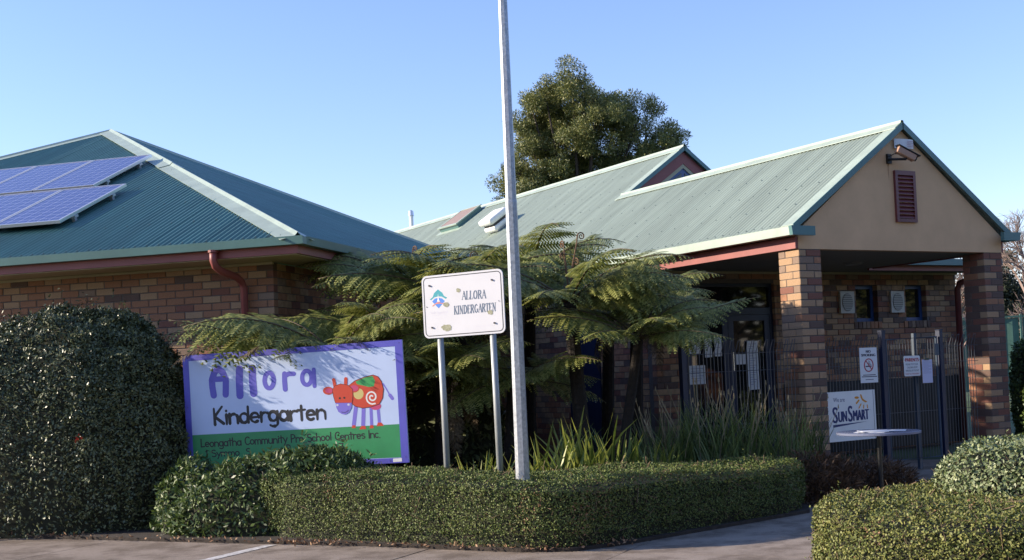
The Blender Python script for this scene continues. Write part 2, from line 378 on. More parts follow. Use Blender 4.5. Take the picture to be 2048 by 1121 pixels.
zP, zM = Z0+(RS-S0)*TP, Z0+(RM-S0)*TP
corrugated(MAIN, 'roof_sheet', M_ROOFG, -.02, TG+.6, lambda a: .02, lambda a: (RS-S0+.06)/ca, mpR(RS, zP), res=5)
corrugated(MAIN, 'roof_sheet', M_ROOFG, TG-.02, 20.2, lambda a: .02, lambda a: (RM-S0+.4)/ca, mpR(RM, zM), res=4)
pts = []
for bb in (.12, .62, 1.12, 1.62, 2.1):
    t = .08
    while t < 16:
        if bb < 2.1 or t > TG: pts.append(mpL(t+random.uniform(-.01, .01), bb, .018))
        t += .3048 if bb > .2 else .1524
for bb in (2.7, 3.3):
    t = TG+.2
    while t < 18: pts.append(mpL(t, bb, .018)); t += .3048
screws(MAIN, pts)
def capping(parent, s0, z0, t0, t1, wd=.16, name='ridge_capping'):
    """folded capping over a ridge along local y"""
    b = MB(); P = [(-wd*ca, -wd*TP*ca), (-.03, -.021), (-.02, .012), (.02, .012), (.03, -.021), (wd*ca, -wd*TP*ca)]
    v = [(s0+x, t, z0+.045+z) for t in (t0, t1) for x, z in P]+[(s0+x, t, z0+.037+z) for t in (t0, t1) for x, z in P]
    f = [(i, i+1, i+7, i+6) for i in range(5)]+[(i+12, i+18, i+19, i+13) for i in range(5)]+[(0, 6, 18, 12), (5, 17, 23, 11)]
    return b.add(v, f).build(name, M_PALE, parent)
capping(MAIN, RS, zP, -.05, TG+.1); capping(MAIN, RM, zM, TG-.06, 20.2)
# verge flashings on the sloping edges
def verge(name, sa, sb, t0, wd, m_top, front, c, zr):
    """flat flashing following the roof from sa to sb at t0..t0+wd, with a downturned face of height front"""
    z = lambda s: zr-abs(s-c)*TP
    b = MB(); e = .032
    b.add([(sa, t0, z(sa)+e), (sb, t0, z(sb)+e), (sb, t0+wd, z(sb)+e), (sa, t0+wd, z(sa)+e),
           (sa, t0, z(sa)+e-.008), (sb, t0, z(sb)+e-.008), (sb, t0+wd, z(sb)+e-.008), (sa, t0+wd, z(sa)+e-.008)],
          [(0,1,2,3),(7,6,5,4),(0,4,5,1),(1,5,6,2),(2,6,7,3),(3,7,4,0)])
    b.build(name, m_top, MAIN)
    b = MB(); d = .012
    b.add([(sa, t0-d, z(sa)+e+.004), (sb, t0-d, z(sb)+e+.004), (sb, t0-d, z(sb)+e-front), (sa, t0-d, z(sa)+e-front),
           (sa, t0-.001, z(sa)+e+.004), (sb, t0-.001, z(sb)+e+.004), (sb, t0-.001, z(sb)+e-front), (sa, t0-.001, z(sa)+e-front)],
          [(0,1,2,3),(7,6,5,4),(0,4,5,1),(1,5,6,2),(2,6,7,3),(3,7,4,0)])
    b.build('barge_edge', M_TEAL, MAIN)
verge('verge_flashing', S0-.02, RS-.01, -.05, .20, M_PALE, .085, RS, zP)
verge('verge_flashing', RS+.01, 2*RS-S0+.02, -.05, .20, M_PALE, .085, RS, zP)
verge('verge_flashing', RS-.12, RM-.01, TG-.05, .20, M_PALE, .075, RM, zM)
verge('verge_flashing', RM+.01, 2*RM-RS+.5, TG-.05, .20, M_PALE, .075, RM, zM)
# stucco gable over the porch
MB().prism([(0, 2.78), (3.59, 2.78), (3.59, Z0-.05), (RS, zP-.05), (0, Z0-.05+.0)], 0, .12).build('gable_wall', M_RENDER, MAIN)
MB().prism([(1.545, 3.865), (1.575, 3.87), (1.57, 3.76), (1.562, 3.66), (1.55, 3.75)], -.0012, -.0004).build('rust_stain', mat('rust_wash', (.34, .17, .08), .9, col2=(.55, .36, .21), scale=25), MAIN)
# louvred vent in the gable
LV = MB(); LV.box(1.64, 1.685, -.035, -.001, 3.14, 3.79).box(1.955, 2.0, -.035, -.001, 3.14, 3.79).box(1.685, 1.955, -.035, -.001, 3.14, 3.18).box(1.685, 1.955, -.035, -.001, 3.735, 3.79)
LV = LV.build('louvre_vent', M_MAROON, MAIN)
sl_me = None
for i in range(11):
    z = 3.187+i*.0505
    b = MB(); b.add([(1.686, -.033, z), (1.954, -.033, z), (1.954, -.004, z+.04), (1.686, -.004, z+.04), (1.686, -.033, z+.008), (1.954, -.033, z+.008), (1.954, -.004, z+.048), (1.686, -.004, z+.048)],
          [(0,3,2,1),(4,5,6,7),(0,1,5,4),(1,2,6,5),(2,3,7,6),(3,0,4,7)])
    b.build('louvre_blade', M_MAROON, LV)
# gutters, fascia, porch ceiling
box('gutter', M_PALE, MAIN, S0-.12, S0-.005, -.10, 20.2, 2.93, Z0-.01)
MB().prism([(S0-.14, 3.035), (S0-.125, 2.925), (.13, 2.925), (.13, 3.035)], -.16, -.105).build('gutter_end', M_TEAL, MAIN)
MB().prism([(3.46, 3.035), (3.46, 2.925), (3.76, 2.925), (3.80, 3.035)], -.16, -.105).build('gutter_end', M_TEAL, MAIN)
box('gutter', M_TEAL, MAIN, 3.69, 3.80, -.10, 2.3, 2.93, 3.035)
box('fascia', M_RED, MAIN, -.045, -.004, .003, 20.2, 2.785, 2.925)
box('fascia', M_RED, MAIN, 3.594, 3.63, .003, 2.3, 2.785, 2.925)
box('porch_ceiling', M_SOFFIT, MAIN, -.003, 3.593, .123, 2.995, 2.80, 2.83)
box('ceiling_trim', M_CREAM, MAIN, .06, 6.2, 2.955, 2.992, 2.765, 2.797)
for x, y in ((1.2, 1.5), (2.5, 1.6)): MB().tube([(x, y, 2.80), (x, y, 2.765)], [.14, .11], 14).build('ceiling_light', mat('dull_lamp_glass', (.2, .19, .17), .3), MAIN)
# pillars, four bricks to a course
for x0, vis in ((0.0, 1), (3.24, 1)):
    pl = box('pillar', M_MORTAR, MAIN, x0+.006, x0+.344, .006, .344, 0, 2.778); hp = BrickHeap()
    for i in range(32):
        z = .022+i*.0862; hz = .0765
        if i % 2: L = [(x0, 0, .11, .23, 'l'), (x0+.12, 0, .23, .11, 'f'), (x0+.24, .12, .11, .23, 'r'), (x0, .24, .23, .11, 'b')]
        else: L = [(x0, 0, .23, .11, 'f'), (x0+.24, 0, .11, .23, 'r'), (x0+.12, .24, .23, .11, 'b'), (x0, .12, .11, .23, 'l')]
        for (x, y, lx, ly, fc) in L:
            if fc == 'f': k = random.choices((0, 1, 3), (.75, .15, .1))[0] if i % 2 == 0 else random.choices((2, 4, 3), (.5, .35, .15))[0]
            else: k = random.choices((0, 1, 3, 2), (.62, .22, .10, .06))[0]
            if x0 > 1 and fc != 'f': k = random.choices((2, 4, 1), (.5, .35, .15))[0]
            if fc in 'fl' or (fc == 'r' and x0 < 1): brick(pl, x, y, z, lx, ly, hz, BR[k]) if fc != 'r' else hp.add(x, y, z, lx, ly, hz, k)
            else: hp.add(x, y, z, lx, ly, hz, k)
    hp.build('hidden_brickwork', pl)
# back wall of the porch with door and two windows
T = 3.0; DOOR = (.55, 2.27, 0, 2.63); W1 = (3.93, 4.40, 2.03, 2.60); W2 = (5.02, 5.49, 2.03, 2.60)
mw = MB()
for (a, b, c, d) in ((.05, .55, 0, 2.8), (.55, 2.27, 2.63, 2.8), (2.27, 3.93, 0, 2.8), (3.93, 4.40, 0, 2.03), (3.93, 4.40, 2.60, 2.8), (4.40, 5.02, 0, 2.8), (5.02, 5.49, 0, 2.03), (5.02, 5.49, 2.60, 2.8), (5.49, 6.2, 0, 2.8)):
    mw.box(a+.004, b-.004 if b == 6.2 else b+.0041, T+.008, T+.20, c, d)
WB = mw.build('wall', M_MORTAR, MAIN)
hp = BrickHeap()
SILL = [(W[0]-.06, W[1]+.06, W[2]-.115, W[2]+.001) for W in (W1, W2)]
for (x, z, l) in courses(.05, 6.2, .025, 2.777, [DOOR, W1, W2]+SILL):
    k = random.choices(range(5), (.26, .32, .17, .14, .11))[0]
    if z > 1.72 and x > 2.5 and len(WB.children) < 112 and z < 2.7: brick(WB, x, T, z, l, .105, .0765, BR[k])
    else: hp.add(x, T, z, l, .105, .0765, k)
for W in (W1, W2):
    n = 7; x0 = W[0]-.06
    for i in range(n): hp.add(x0+i*.0855, T-.012, W[2]-.112, .076, .12, .107, random.choice((1, 3, 3, 4)))
hp.build('wall_brickwork', WB)
i = 0
for a in np.arange(2.36, 6.1, .62): box('dark_low_panel', mat('dark_low_panel_colour', (.016, .014, .014), .7, var=.3), WB, a, min(a+.612, 6.16), T-.035, T-.013, .04, 1.12+.002*(i % 2)); i += 1  # dark panels covering the wall's lower part, standing for a dark area there
# side wall of the main building (behind the ferns): its own courses
sw = box('side_wall', M_MORTAR, MAIN, .062, .2, T+.21, 14, 0, 2.82); hp = BrickHeap()
bh = courses(T+.21, 9.0, .025, 2.777, [(4.4, 5.3, 0, 2.1)])
me_q = []
for (y, z, l) in bh: hp.add(.052, y, z, .1, l, .0765, pick())
hp.build('side_wall_brickwork', sw)
box('side_door', M_NAVY, MAIN, .035, .06, 4.42, 5.28, .02, 2.08)
box('soffit', M_CREAM, MAIN, -.003, .06, T+.2, 14, 2.79, 2.81)
# windows
for W in (W1, W2):
    f = MB(); a, b, c, d = W; y0, y1 = T+.10, T+.15; fw = .055
    f.box(a, a+fw, y0, y1, c, d).box(b-fw, b, y0, y1, c, d).box(a+fw, b-fw, y0, y1, c, c+fw).box(a+fw, b-fw, y0, y1, d-fw, d)
    wo = f.build('window', mat('blue_window_frame', (.03, .075, .22), .35), MAIN)
    box('pane', M_GLASS, wo, a+fw+.0005, b-fw-.0005, y0+.02, y0+.028, c+fw+.0005, d-fw-.0005)
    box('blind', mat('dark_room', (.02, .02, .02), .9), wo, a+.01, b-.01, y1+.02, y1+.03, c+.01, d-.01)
# wall vents
for (a, b, c, d) in ((3.56, 3.85, 2.16, 2.50), (4.65, 4.94, 2.16, 2.50)):
    v = box('vent_cover', mat('aged_white_plastic', (.50, .48, .42), .5), MAIN, a, b, T-.045, T-.006, c, d)
    gm = MB(); gm.prism([(p[0], p[1]) for p in ell((a+b)/2, (c+d)/2, (b-a)*.38, (d-c)*.41, 20)], T-.052, T-.0455); gm.build('grille', mat('grey_grille', (.16, .16, .15), .5), v)
    for i in range(9):
        z = c+.055+i*(d-c-.11)/8; hw = (b-a)*.38*math.sqrt(max(.05, 1-((z-(c+d)/2)/((d-c)*.42))**2))
        box('grille_bar', mat('aged_white_plastic', (.5, .48, .42)), v, (a+b)/2-hw, (a+b)/2+hw, T-.058, T-.0525, z-.005, z+.005)
# entrance doors
dr = MB(); a, b, c, d = DOOR; y0, y1 = T+.06, T+.12
dr.box(a, a+.06, y0, y1, c, d).box(b-.06, b, y0, y1, c, d).box(a+.06, b-.06, y0, y1, d-.05, d).box(a+.06, b-.06, y0, y1, 2.17, 2.27)
DF = dr.build('door_frame', M_NAVY, MAIN)
box('transom_pane', M_GLASS, DF, a+.0605, b-.0605, y0+.03, y0+.036, 2.2705, d-.0505)
mid = (a+b)/2
for (p, q) in ((a+.065, mid-.003), (mid+.003, b-.065)):
    lf = MB(); lf.box(p, p+.10, y0+.004, y0+.05, .03, 2.165).box(q-.10, q, y0+.004, y0+.05, .03, 2.165).box(p+.10, q-.10, y0+.004, y0+.05, 2.08, 2.165).box(p+.10, q-.10, y0+.004, y0+.05, .03, .22)
    lf = lf.build('door_leaf', M_NAVY, MAIN)
    box('pane', M_GLASS, lf, p+.1005, q-.1005, y0+.025, y0+.031, .2205, 2.0795)
    if p > 1: MB().tube([(p+.05, y0-.02, 1.35), (p+.05, y0-.02, 1.62)], .011, 8).build('door_handle', mat('steel_handle', (.5, .5, .5), .25, metal=1), lf)
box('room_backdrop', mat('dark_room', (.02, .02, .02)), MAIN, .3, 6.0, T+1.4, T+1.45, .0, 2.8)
# lean-to roof, gutter and fascia right of the porch
box('gutter', M_TEAL, MAIN, 3.82, 6.5, 2.30, 2.41, 2.855, 2.955)
box('fascia', M_RED, MAIN, 3.64, 6.4, 2.415, 2.45, 2.775, 2.87)
box('soffit', M_SOFFIT, MAIN, 3.60, 6.42, 2.452, 2.99, 2.80, 2.81)
def mpH(a, b, h): return (a, 2.36+b*.94-h*.34, 2.965+b*.34+h*.94)
corrugated(MAIN, 'roof_sheet', M_ROOFG, 3.75, 6.55, lambda a: 0, lambda a: max(.05, min(3.85, (6.6-a)*1.9)), mpH, res=5)
# gablet of the main roof: red boards, cream window trim, triangular glazing
zt = zM; B0 = 4.05
def tri(k): return [(RM-(zt-k-B0)/TP, B0), (RM+(zt-k-B0)/TP, B0), (RM, zt-k)]
MB().prism(tri(.04), TG+.06, TG+.10).build('gablet_wall', M_CREAM, MAIN)
for sg in (-1, 1):
    def bd_(k0, k1): return [(RM, zt-k0), (RM+sg*(zt-k0-B0)/TP, B0), (RM+sg*(zt-k1-B0)/TP, B0), (RM, zt-k1)]
    MB().prism(bd_(.05, .27), TG+.0, TG+.045).build('barge_board', M_RED, MAIN)
    MB().prism(bd_(.27, .345), TG+.01, TG+.055).build('window_trim', M_CREAM, MAIN)
gz = MB().prism(tri(.345), TG+.03, TG+.052).build('gablet_window', mat('blue_window_frame', (.03, .075, .22)), MAIN)
k = .41
for sg in (-1, 1):
    MB().prism([(RM+sg*.035, zt-k-.02), (RM+sg*.035, B0+.05), (RM+sg*(zt-k-B0-.05)/TP, B0+.05)], TG+.022, TG+.029).build('pane', M_GLASS, gz)
# main building right side and end so that it is closed
box('far_wall', BR[1], MAIN, .2, 6.1, 14.02, 14.2, 0, 2.8); box('right_wall', BR[1], MAIN, 6.08, 6.19, T+.205, 14, 0, 2.8)
# downpipe at the wall's right corner
MB().tube([(6.42, 2.36, 2.86), (6.42, 2.38, 2.74), (6.36, 2.5, 2.69), (6.2, 2.75, 2.665), (6.13, 2.86, 2.62), (6.12, 2.90, 2.52), (6.12, 2.91, 0.05)], .052, 12).build('downpipe', M_MAROON, MAIN, smooth=True)

# ============================================================ left building with hipped roof
LB = thing('classroom_building', 'brick classroom building with dark blue green pyramid metal roof and red fascia', 'building', (-2.324, 13.447, 0), R(-15.4))
WD, ZE, TL = 13.35, 3.05, .448; cl = 1/math.sqrt(1+TL*TL)
def mpF(a, b, h): return (a, -.05+b*cl-h*TL*cl, ZE-.05*TL+b*TL*cl+h*cl)
hipb = lambda a: max(.0, min(-a, WD+a)+.05)/cl
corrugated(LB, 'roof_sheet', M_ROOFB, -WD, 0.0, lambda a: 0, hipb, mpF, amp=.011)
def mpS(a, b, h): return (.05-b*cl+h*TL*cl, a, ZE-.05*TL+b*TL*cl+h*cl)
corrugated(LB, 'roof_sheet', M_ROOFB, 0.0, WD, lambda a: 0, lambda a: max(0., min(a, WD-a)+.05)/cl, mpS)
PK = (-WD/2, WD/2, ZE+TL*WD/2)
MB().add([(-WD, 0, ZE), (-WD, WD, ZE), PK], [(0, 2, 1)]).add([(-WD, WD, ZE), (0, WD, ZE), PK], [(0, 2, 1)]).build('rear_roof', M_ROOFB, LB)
pts = []
for bb, st in ((.07, .1524), (.95, .3048), (1.9, .3048), (2.85, .3048), (3.8, .3048)):
    a = -.2
    while a > -8: 
        if hipb(a) > bb+.1: pts.append(mpF(a, bb, .02))
        a -= st
screws(LB, pts)
def hipcap(p0, p1, nA, nB, wd, lift):
    """capping strip along a hip: two wings lying on the slopes with a rolled centre"""
    p0, p1 = Vector(p0), Vector(p1); d = (p1-p0).normalized(); v = []; f = []
    for p in (p0, p1):
        u = Vector((0, 0, 1)); a = Vector(nA); b = Vector(nB)
        wa = (a.cross(d)).normalized(); wb = (d.cross(b)).normalized()
        v += [p+wa*wd+a*lift, p+wa*.03+a*(lift+.004), p+u*(lift+.035), p+wb*.03+b*(lift+.004), p+wb*wd+b*lift]
    f = [(i, i+1, i+6, i+5) for i in range(4)]
    me = mesh('hip_capping', v, f); o = link('hip_capping', me, M_PALE, LB)
    so = o.modifiers.new('t', 'SOLIDIFY'); so.thickness = .006; return o
nF = Vector((0, -TL, 1)).normalized(); nS = Vector((TL, 0, 1)).normalized()
j = (-3.80, 3.80, ZE+TL*3.80)
hipcap((.02, -.02, ZE-.01), j, nF, nS, .20, .024); hipcap((j[0]+.08, j[1]-.08, j[2]-.036), PK, nF, nS, .20, .034)
nW = Vector((-TL, 0, 1)).normalized(); nN = Vector((0, TL, 1)).normalized()
hipcap((-WD, 0, ZE), PK, nW, nF, .16, .024); hipcap((0, WD, ZE), PK, nS, nN, .16, .024)
# eaves
MB().prism([(-.115, 3.045), (-.10, 2.955), (-.003, 2.955), (-.003, 3.03)], -WD-.1, .115, 'x').build('gutter', M_TEAL, LB)
MB().prism([(.115, 3.044), (.10, 2.956), (.003, 2.956), (.003, 3.029)], .0, WD, 'y').build('gutter', M_TEAL, LB)
box('fascia', M_RED, LB, -WD, .002, .002, .03, 2.865, 2.965); box('fascia', M_RED, LB, -.03, .001, .032, WD, 2.866, 2.964)
box('soffit', M_CREAM, LB, -WD, -.031, .031, .62, 2.855, 2.863); box('soffit', M_CREAM, LB, -.62, -.032, .621, WD, 2.854, 2.862)
box('soffit_trim', M_CREAM, LB, -WD, -.585, .555, .597, 2.825, 2.853)
fw = MB().box(-WD+.6, -.608, .608, .75, 0, 2.85).build('wall', M_MORTAR, LB); hp = BrickHeap()
for (x, z, l) in courses(-WD+.6, -.6, .013, 2.85, [], .05):
    k = random.choices(range(5), (.22, .62, .09, .03, .04))[0]
    if z > 1.75 and -6.3 < x and z < 2.83 and len(fw.children) < 290: brick(fw, x, .60, z, l, .1, .0765, BR[k])
    elif z > .8 and x > -7.5: hp.add(x, .60, z, l, .1, .0765, k)
hp.build('wall_brickwork', fw)
sw = box('side_wall', M_MORTAR, LB, -.75, -.608, .76, 9, 0, 2.84); hp = BrickHeap()
for (y, z, l) in courses(.71, 6.0, .013, 2.85, []): hp.add(-.70, y, z, .1, l, .0765, pick())
hp.build('side_wall_brickwork', sw)
MB().tube([(-1.0, -.06, 2.955), (-1.0, -.06, 2.84), (-.995, -.03, 2.78), (-.98, .08, 2.73), (-.95, .36, 2.685), (-.945, .47, 2.64), (-.94, .52, 2.56), (-.94, .535, .1)], .043, 14).build('downpipe', M_RED, LB, smooth=True)
MB().tube([(-1.0, -.06, 2.957), (-1.0, -.06, 2.93)], .058, 14).build('pipe_collar', M_RED, LB)
# ============================================================ roof things
M_FRAME = mat('anodised_aluminium', (.62, .62, .64), .35, metal=.7)
def solar_mat():
    m = bpy.data.materials.new('solar_cells'); m.use_nodes = True; n = m.node_tree.nodes; l = m.node_tree.links; b = n['Principled BSDF']
    tc = n.new('ShaderNodeTexCoord'); sp = n.new('ShaderNodeSeparateXYZ'); l.new(tc.outputs['Object'], sp.inputs[0])
    def lines(out, per, wd):
        a = n.new('ShaderNodeMath'); a.operation = 'DIVIDE'; l.new(out, a.inputs[0]); a.inputs[1].default_value = per
        f = n.new('ShaderNodeMath'); f.operation = 'FRACT'; l.new(a.outputs[0], f.inputs[0])
        s = n.new('ShaderNodeMath'); s.operation = 'SUBTRACT'; l.new(f.outputs[0], s.inputs[0]); s.inputs[1].default_value = .5
        ab = n.new('ShaderNodeMath'); ab.operation = 'ABSOLUTE'; l.new(s.outputs[0], ab.inputs[0])
        g = n.new('ShaderNodeMath'); g.operation = 'GREATER_THAN'; l.new(ab.outputs[0], g.inputs[0]); g.inputs[1].default_value = .5-wd/per
        return g
    g1 = lines(sp.outputs[0], .158, .0035); g2 = lines(sp.outputs[1], .158, .0035); g3 = lines(sp.outputs[0], .079, .0016)
    mx = n.new('ShaderNodeMath'); mx.operation = 'MAXIMUM'; l.new(g1.outputs[0], mx.inputs[0]); l.new(g2.outputs[0], mx.inputs[1])
    m3 = n.new('ShaderNodeMath'); m3.operation = 'MULTIPLY'; m3.inputs[1].default_value = .5; l.new(g3.outputs[0], m3.inputs[0])
    m4 = n.new('ShaderNodeMath'); m4.operation = 'MAXIMUM'; l.new(mx.outputs[0], m4.inputs[0]); l.new(m3.outputs[0], m4.inputs[1])
    vo = n.new('ShaderNodeTexVoronoi'); vo.inputs['Scale'].default_value = 45; l.new(tc.outputs['Object'], vo.inputs['Vector'])
    rp = n.new('ShaderNodeValToRGB'); rp.color_ramp.elements[0].color = (.030, .032, .135, 1); rp.color_ramp.elements[1].color = (.045, .045, .18, 1)
    l.new(vo.outputs['Color'], rp.inputs[0])
    mc = n.new('ShaderNodeMix'); mc.data_type = 'RGBA'; l.new(m4.outputs[0], mc.inputs['Factor']); l.new(rp.outputs[0], mc.inputs['A']); mc.inputs['B'].default_value = (.42, .44, .60, 1)
    l.new(mc.outputs['Result'], b.inputs['Base Color']); b.inputs['Roughness'].default_value = .12; b.inputs['Specular IOR Level'].default_value = .6
    return m
M_SOLAR = solar_mat()
pw, ph = .99, 1.65
def panel_meshes():
    f = MB(); e = .03
    f.box(0, pw, 0, e, 0, .04).box(0, pw, ph-e, ph, 0, .04).box(0, e, e, ph-e, 0, .04).box(pw-e, pw, e, ph-e, 0, .04)
    return f
lb_m = Matrix.Translation((-2.324, 13.447, 0)) @ Matrix.Rotation(R(-15.4), 4, 'Z')
tilt = math.atan(TL); rowlab = {0: 'lower', 1: 'upper'}
ords = ['rightmost', 'second from the right', 'third from the right', 'fourth from the right', 'fifth from the right']
fm = cm = bm_ = None
for row, (u0, b0, cnt) in enumerate(((3.66, 1.10, 4), (4.24, 2.86, 5))):
    for i in range(cnt):
        x = -u0-(i+1)*(pw+.02)+.02
        loc = lb_m @ Vector(mpF(x, b0, .095))
        t = thing('solar_panel', f'blue solar panel, {ords[i]} in the {rowlab[row]} row on the hipped roof', 'solar panel', loc, group='solar panels on the hipped roof', rot=(tilt, 0, R(-15.4)))
        t.rotation_euler = (Matrix.Rotation(R(-15.4), 4, 'Z') @ Matrix.Rotation(tilt, 4, 'X')).to_euler()
        if fm is None:
            a = panel_meshes().build('frame', M_FRAME, t); fm = a.data
            b = box('cells', M_SOLAR, t, .0305, pw-.0305, .0305, ph-.0305, .012, .036); cm = b.data
            c = MB(); [c.box(pw-.05, pw-.005, yy, yy+.05, -.085, -.001).box(pw-.08, pw+.02, yy-.01, yy+.06, -.03, -.002) for yy in (.32, 1.25)]; c = c.build('mounting_bracket', M_FRAME, t); bm_ = c.data
        else: link('frame', fm, M_FRAME, t); link('cells', cm, M_SOLAR, t); link('mounting_bracket', bm_, M_FRAME, t)
main_m = Matrix.Translation(O1) @ Matrix.Rotation(R(29.6), 4, 'Z')
ang = math.atan(TP)
def on_roof(name, label, cat, s, t):
    """an empty lying on the left slope of the main roof: x along the ridge, y up the slope, z off the roof"""
    o = thing(name, label, cat)
    X = Vector((0, -1, 0)); Y = Vector((ca, 0, TP*ca)); Zv = Vector((-TP*ca, 0, ca))
    m = Matrix((X, Y, Zv)).transposed().to_4x4(); m.translation = (s, t, Z0+(s-S0)*TP+.02)
    o.matrix_world = main_m @ m; return o
k = on_roof('skylight', 'brown glazed roof skylight with green frame near the ridge', 'skylight', 2.30, 14.1)
k.scale = (1, 1, .62); MB().box(0, .9, 0, .75, 0, .16).build('curb', M_TEAL, k); f = MB(); f.box(-.03, .93, -.03, .03, .161, .20).box(-.03, .93, .72, .78, .161, .20).box(-.03, .03, .03, .72, .161, .20).box(.87, .93, .03, .72, .161, .20); f.build('frame', M_PALE, k)
box('pane', mat('brown_skylight_glass', (.30, .21, .15), .4), k, .031, .869, .031, .719, .162, .19)
box('flashing', M_PALE, k, -.1, 1.05, -.12, .9, .0, .006)
k = on_roof('roof_cooler', 'white rounded rooftop cooling unit on the pale green roof beside the lamp pole', 'cooling unit', 1.58, 10.6); k.scale = (.72, .72, .72)
def rbox(x0, x1, y0, y1, z0, z1, r):
    bm = bmesh.new(); bmesh.ops.create_cube(bm, size=1)
    bmesh.ops.scale(bm, vec=(x1-x0, y1-y0, z1-z0), verts=bm.verts); bmesh.ops.translate(bm, vec=((x0+x1)/2, (y0+y1)/2, (z0+z1)/2), verts=bm.verts)
    bmesh.ops.bevel(bm, geom=list(bm.edges)+list(bm.verts), offset=r, segments=3, affect='EDGES', profile=.6)
    me = bpy.data.meshes.new('m'); bm.to_mesh(me); bm.free(); me.polygons.foreach_set('use_smooth', [True]*len(me.polygons)); return me
link('base', rbox(0, .62, 0, .62, .06, .2, .05), M_WHITE, k); link('hood', rbox(-.04, .66, -.03, .66, .27, .46, .08), M_WHITE, k)
box('louvre', mat('dark_gap', (.04, .04, .045), .6), k, .05, .57, .05, .57, .2005, .2695)
MB().box(.1, .52, .1, .52, -.01, .0595).build('roof_duct', M_FRAME, k)
fl = main_m @ Vector((3.06, 17.3, zM+.03)); k = thing('flue_pipe', 'small white flue pipe standing on the far roof ridge', 'pipe', fl)
MB().tube([(0, 0, -.1), (0, 0, .34)], .055, 10).build('pipe', M_WHITE, k); MB().tube([(0, 0, .30), (0, 0, .42), (0, 0, .44)], [.075, .06, .02], 10).build('cap', M_FRAME, k)
# security camera and paper notice on the porch gable
def on_main(name, label, cat, s, t, z, group=None): return thing(name, label, cat, main_m @ Vector((s, t, z)), R(29.6), group)
k = on_main('security_camera', 'dark security camera on a bracket below the porch gable peak', 'camera', 1.56, -.003, 3.93)
box('wall_plate', M_BLACK, k, -.035, .035, -.03, -.001, -.06, .06)
MB().tube([(0, -.03, -.01), (.04, -.12, -.02), (.10, -.2, -.03), (.11, -.2, -.01)], .016, 8).build('arm', M_BLACK, k)
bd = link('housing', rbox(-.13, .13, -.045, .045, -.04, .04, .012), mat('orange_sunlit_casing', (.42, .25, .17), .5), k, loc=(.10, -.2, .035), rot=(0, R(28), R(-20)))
link('hood', rbox(-.15, .17, -.055, .055, .042, .055, .004), M_BLACK, bd); MB().tube([(.131, 0, 0), (.15, 0, 0)], .03, 12).build('lens', M_GLASS, bd)
MB().tube([(0, -.03, .03), (.01, -.1, .05), (.04, -.17, .04)], .006, 6).build('cable', M_BLACK, k)
k = on_main('paper_notice', 'white curled paper notice fixed under the peak of the porch gable', 'notice', 1.66, -.006, 4.07)
b = MB(); n = 7; v = [];
for i in range(n):
    x = .31*i/(n-1); y = -.022-.018*math.sin(i/(n-1)*3.0)-.02*(i/(n-1)); v += [(x, y, 0), (x, y, .12), (x, y+.003, 0), (x, y+.003, .12)]
f = []
for i in range(n-1): p = 4*i; f += [(p, p+4, p+5, p+1), (p+2, p+3, p+7, p+6), (p+1, p+5, p+7, p+3), (p, p+2, p+6, p+4)]
b.add(v, f).build('sheet', M_PAPER, k)
M_RPRINT = mat('red_print', (.45, .08, .08), .6)
flat('lettering', mat('faded_pink_print', (.62, .42, .45), .7), k, [[(.18+.0, .02+i*.022), (.29, .02+i*.022), (.29, .028+i*.022), (.18, .028+i*.022)] for i in range(4)], -.26)

# ============================================================ painted entrance board
TLc, TRc, BRc, BLc = Vector((-3.417, 12.66, 1.764)), Vector((-1.085, 12.0, 1.815)), Vector((-1.060, 12.0, .612)), Vector((-3.395, 12.66, .56))
SW, SH = 2.43, 1.205
X = (TRc-TLc).normalized(); Yb = X.cross(Vector((0, 0, -1))).normalized(); Yb = Vector((-Yb.x, -Yb.y, 0)) if Yb.y < 0 else Yb
Zs = X.cross(Yb).normalized()
k = thing('entrance_sign_board', 'large painted sign board with purple border and red cow in the garden', 'sign')
m = Matrix((X, Yb, Zs)).transposed().to_4x4(); m.translation = BLc; k.matrix_world = m
SB = k
box('board', mat('pale_blue_board_paint', (.50, .60, .82), .55, var=.05, scale=1.5), k, 0, SW, 0, .02, 0, SH)
M_PUR = mat('purple_paint', (.10, .095, .49), .5, var=.08, scale=6); M_GRN = mat('green_paint', (.03, .26, .09), .5, var=.10, scale=5)
for i, (a, b, c, d) in enumerate(((0, .068, 0, SH), (SW-.078, SW, 0, SH), (.0685, SW-.0785, SH-.06, SH), (.0685, SW-.0785, 0, .05))): box('border', M_PUR, k, a, b, -.0024, -.0001, c, d)
for i in (.35, 2.05): MB().box(i, i+.09, .0205, .11, -.58, 1.05).build('post', mat('grey_timber', (.16, .14, .12), .9, var=.2), k)
H1 = homography([(88, 228), (1675, 95), (1728, 985), (128, 1068)], [(0, SH), (SW, SH), (SW, 0), (0, 0)])
flat('grass_band', M_GRN, k, [[(154, 800), (1670, 706), (1682, 948), (165, 1022)]], -.002, H1)
M_PLET = mat('purple_letter_paint', (.11, .10, .49), .5)
for A in (stroke([(345, 318), (318, 345), (300, 400), (303, 450), (313, 512)], 46)+stroke([(345, 318), (378, 345), (400, 405), (400, 450), (399, 505)], 46)+stroke([(303, 396), (402, 390)], 40),
          stroke([(499, 318), (497, 400), (502, 512)], 52), stroke([(590, 310), (593, 400), (601, 495)], 53), stroke(ell(713, 400, 33, 56, 24)+[(746, 400)], 33),
          stroke([(824, 350), (824, 400), (829, 463)], 36)+stroke([(826, 366), (855, 350), (890, 350)], 34), stroke(ell(985, 378, 34, 51, 24)+[(1019, 378)], 31)+stroke([(1035, 318), (1038, 380), (1041, 438)], 29)):
    flat('title_letter', M_PLET, k, A, -.0035, H1)
M_INK = mat('black_sign_paint', (.012, .012, .016), .5)
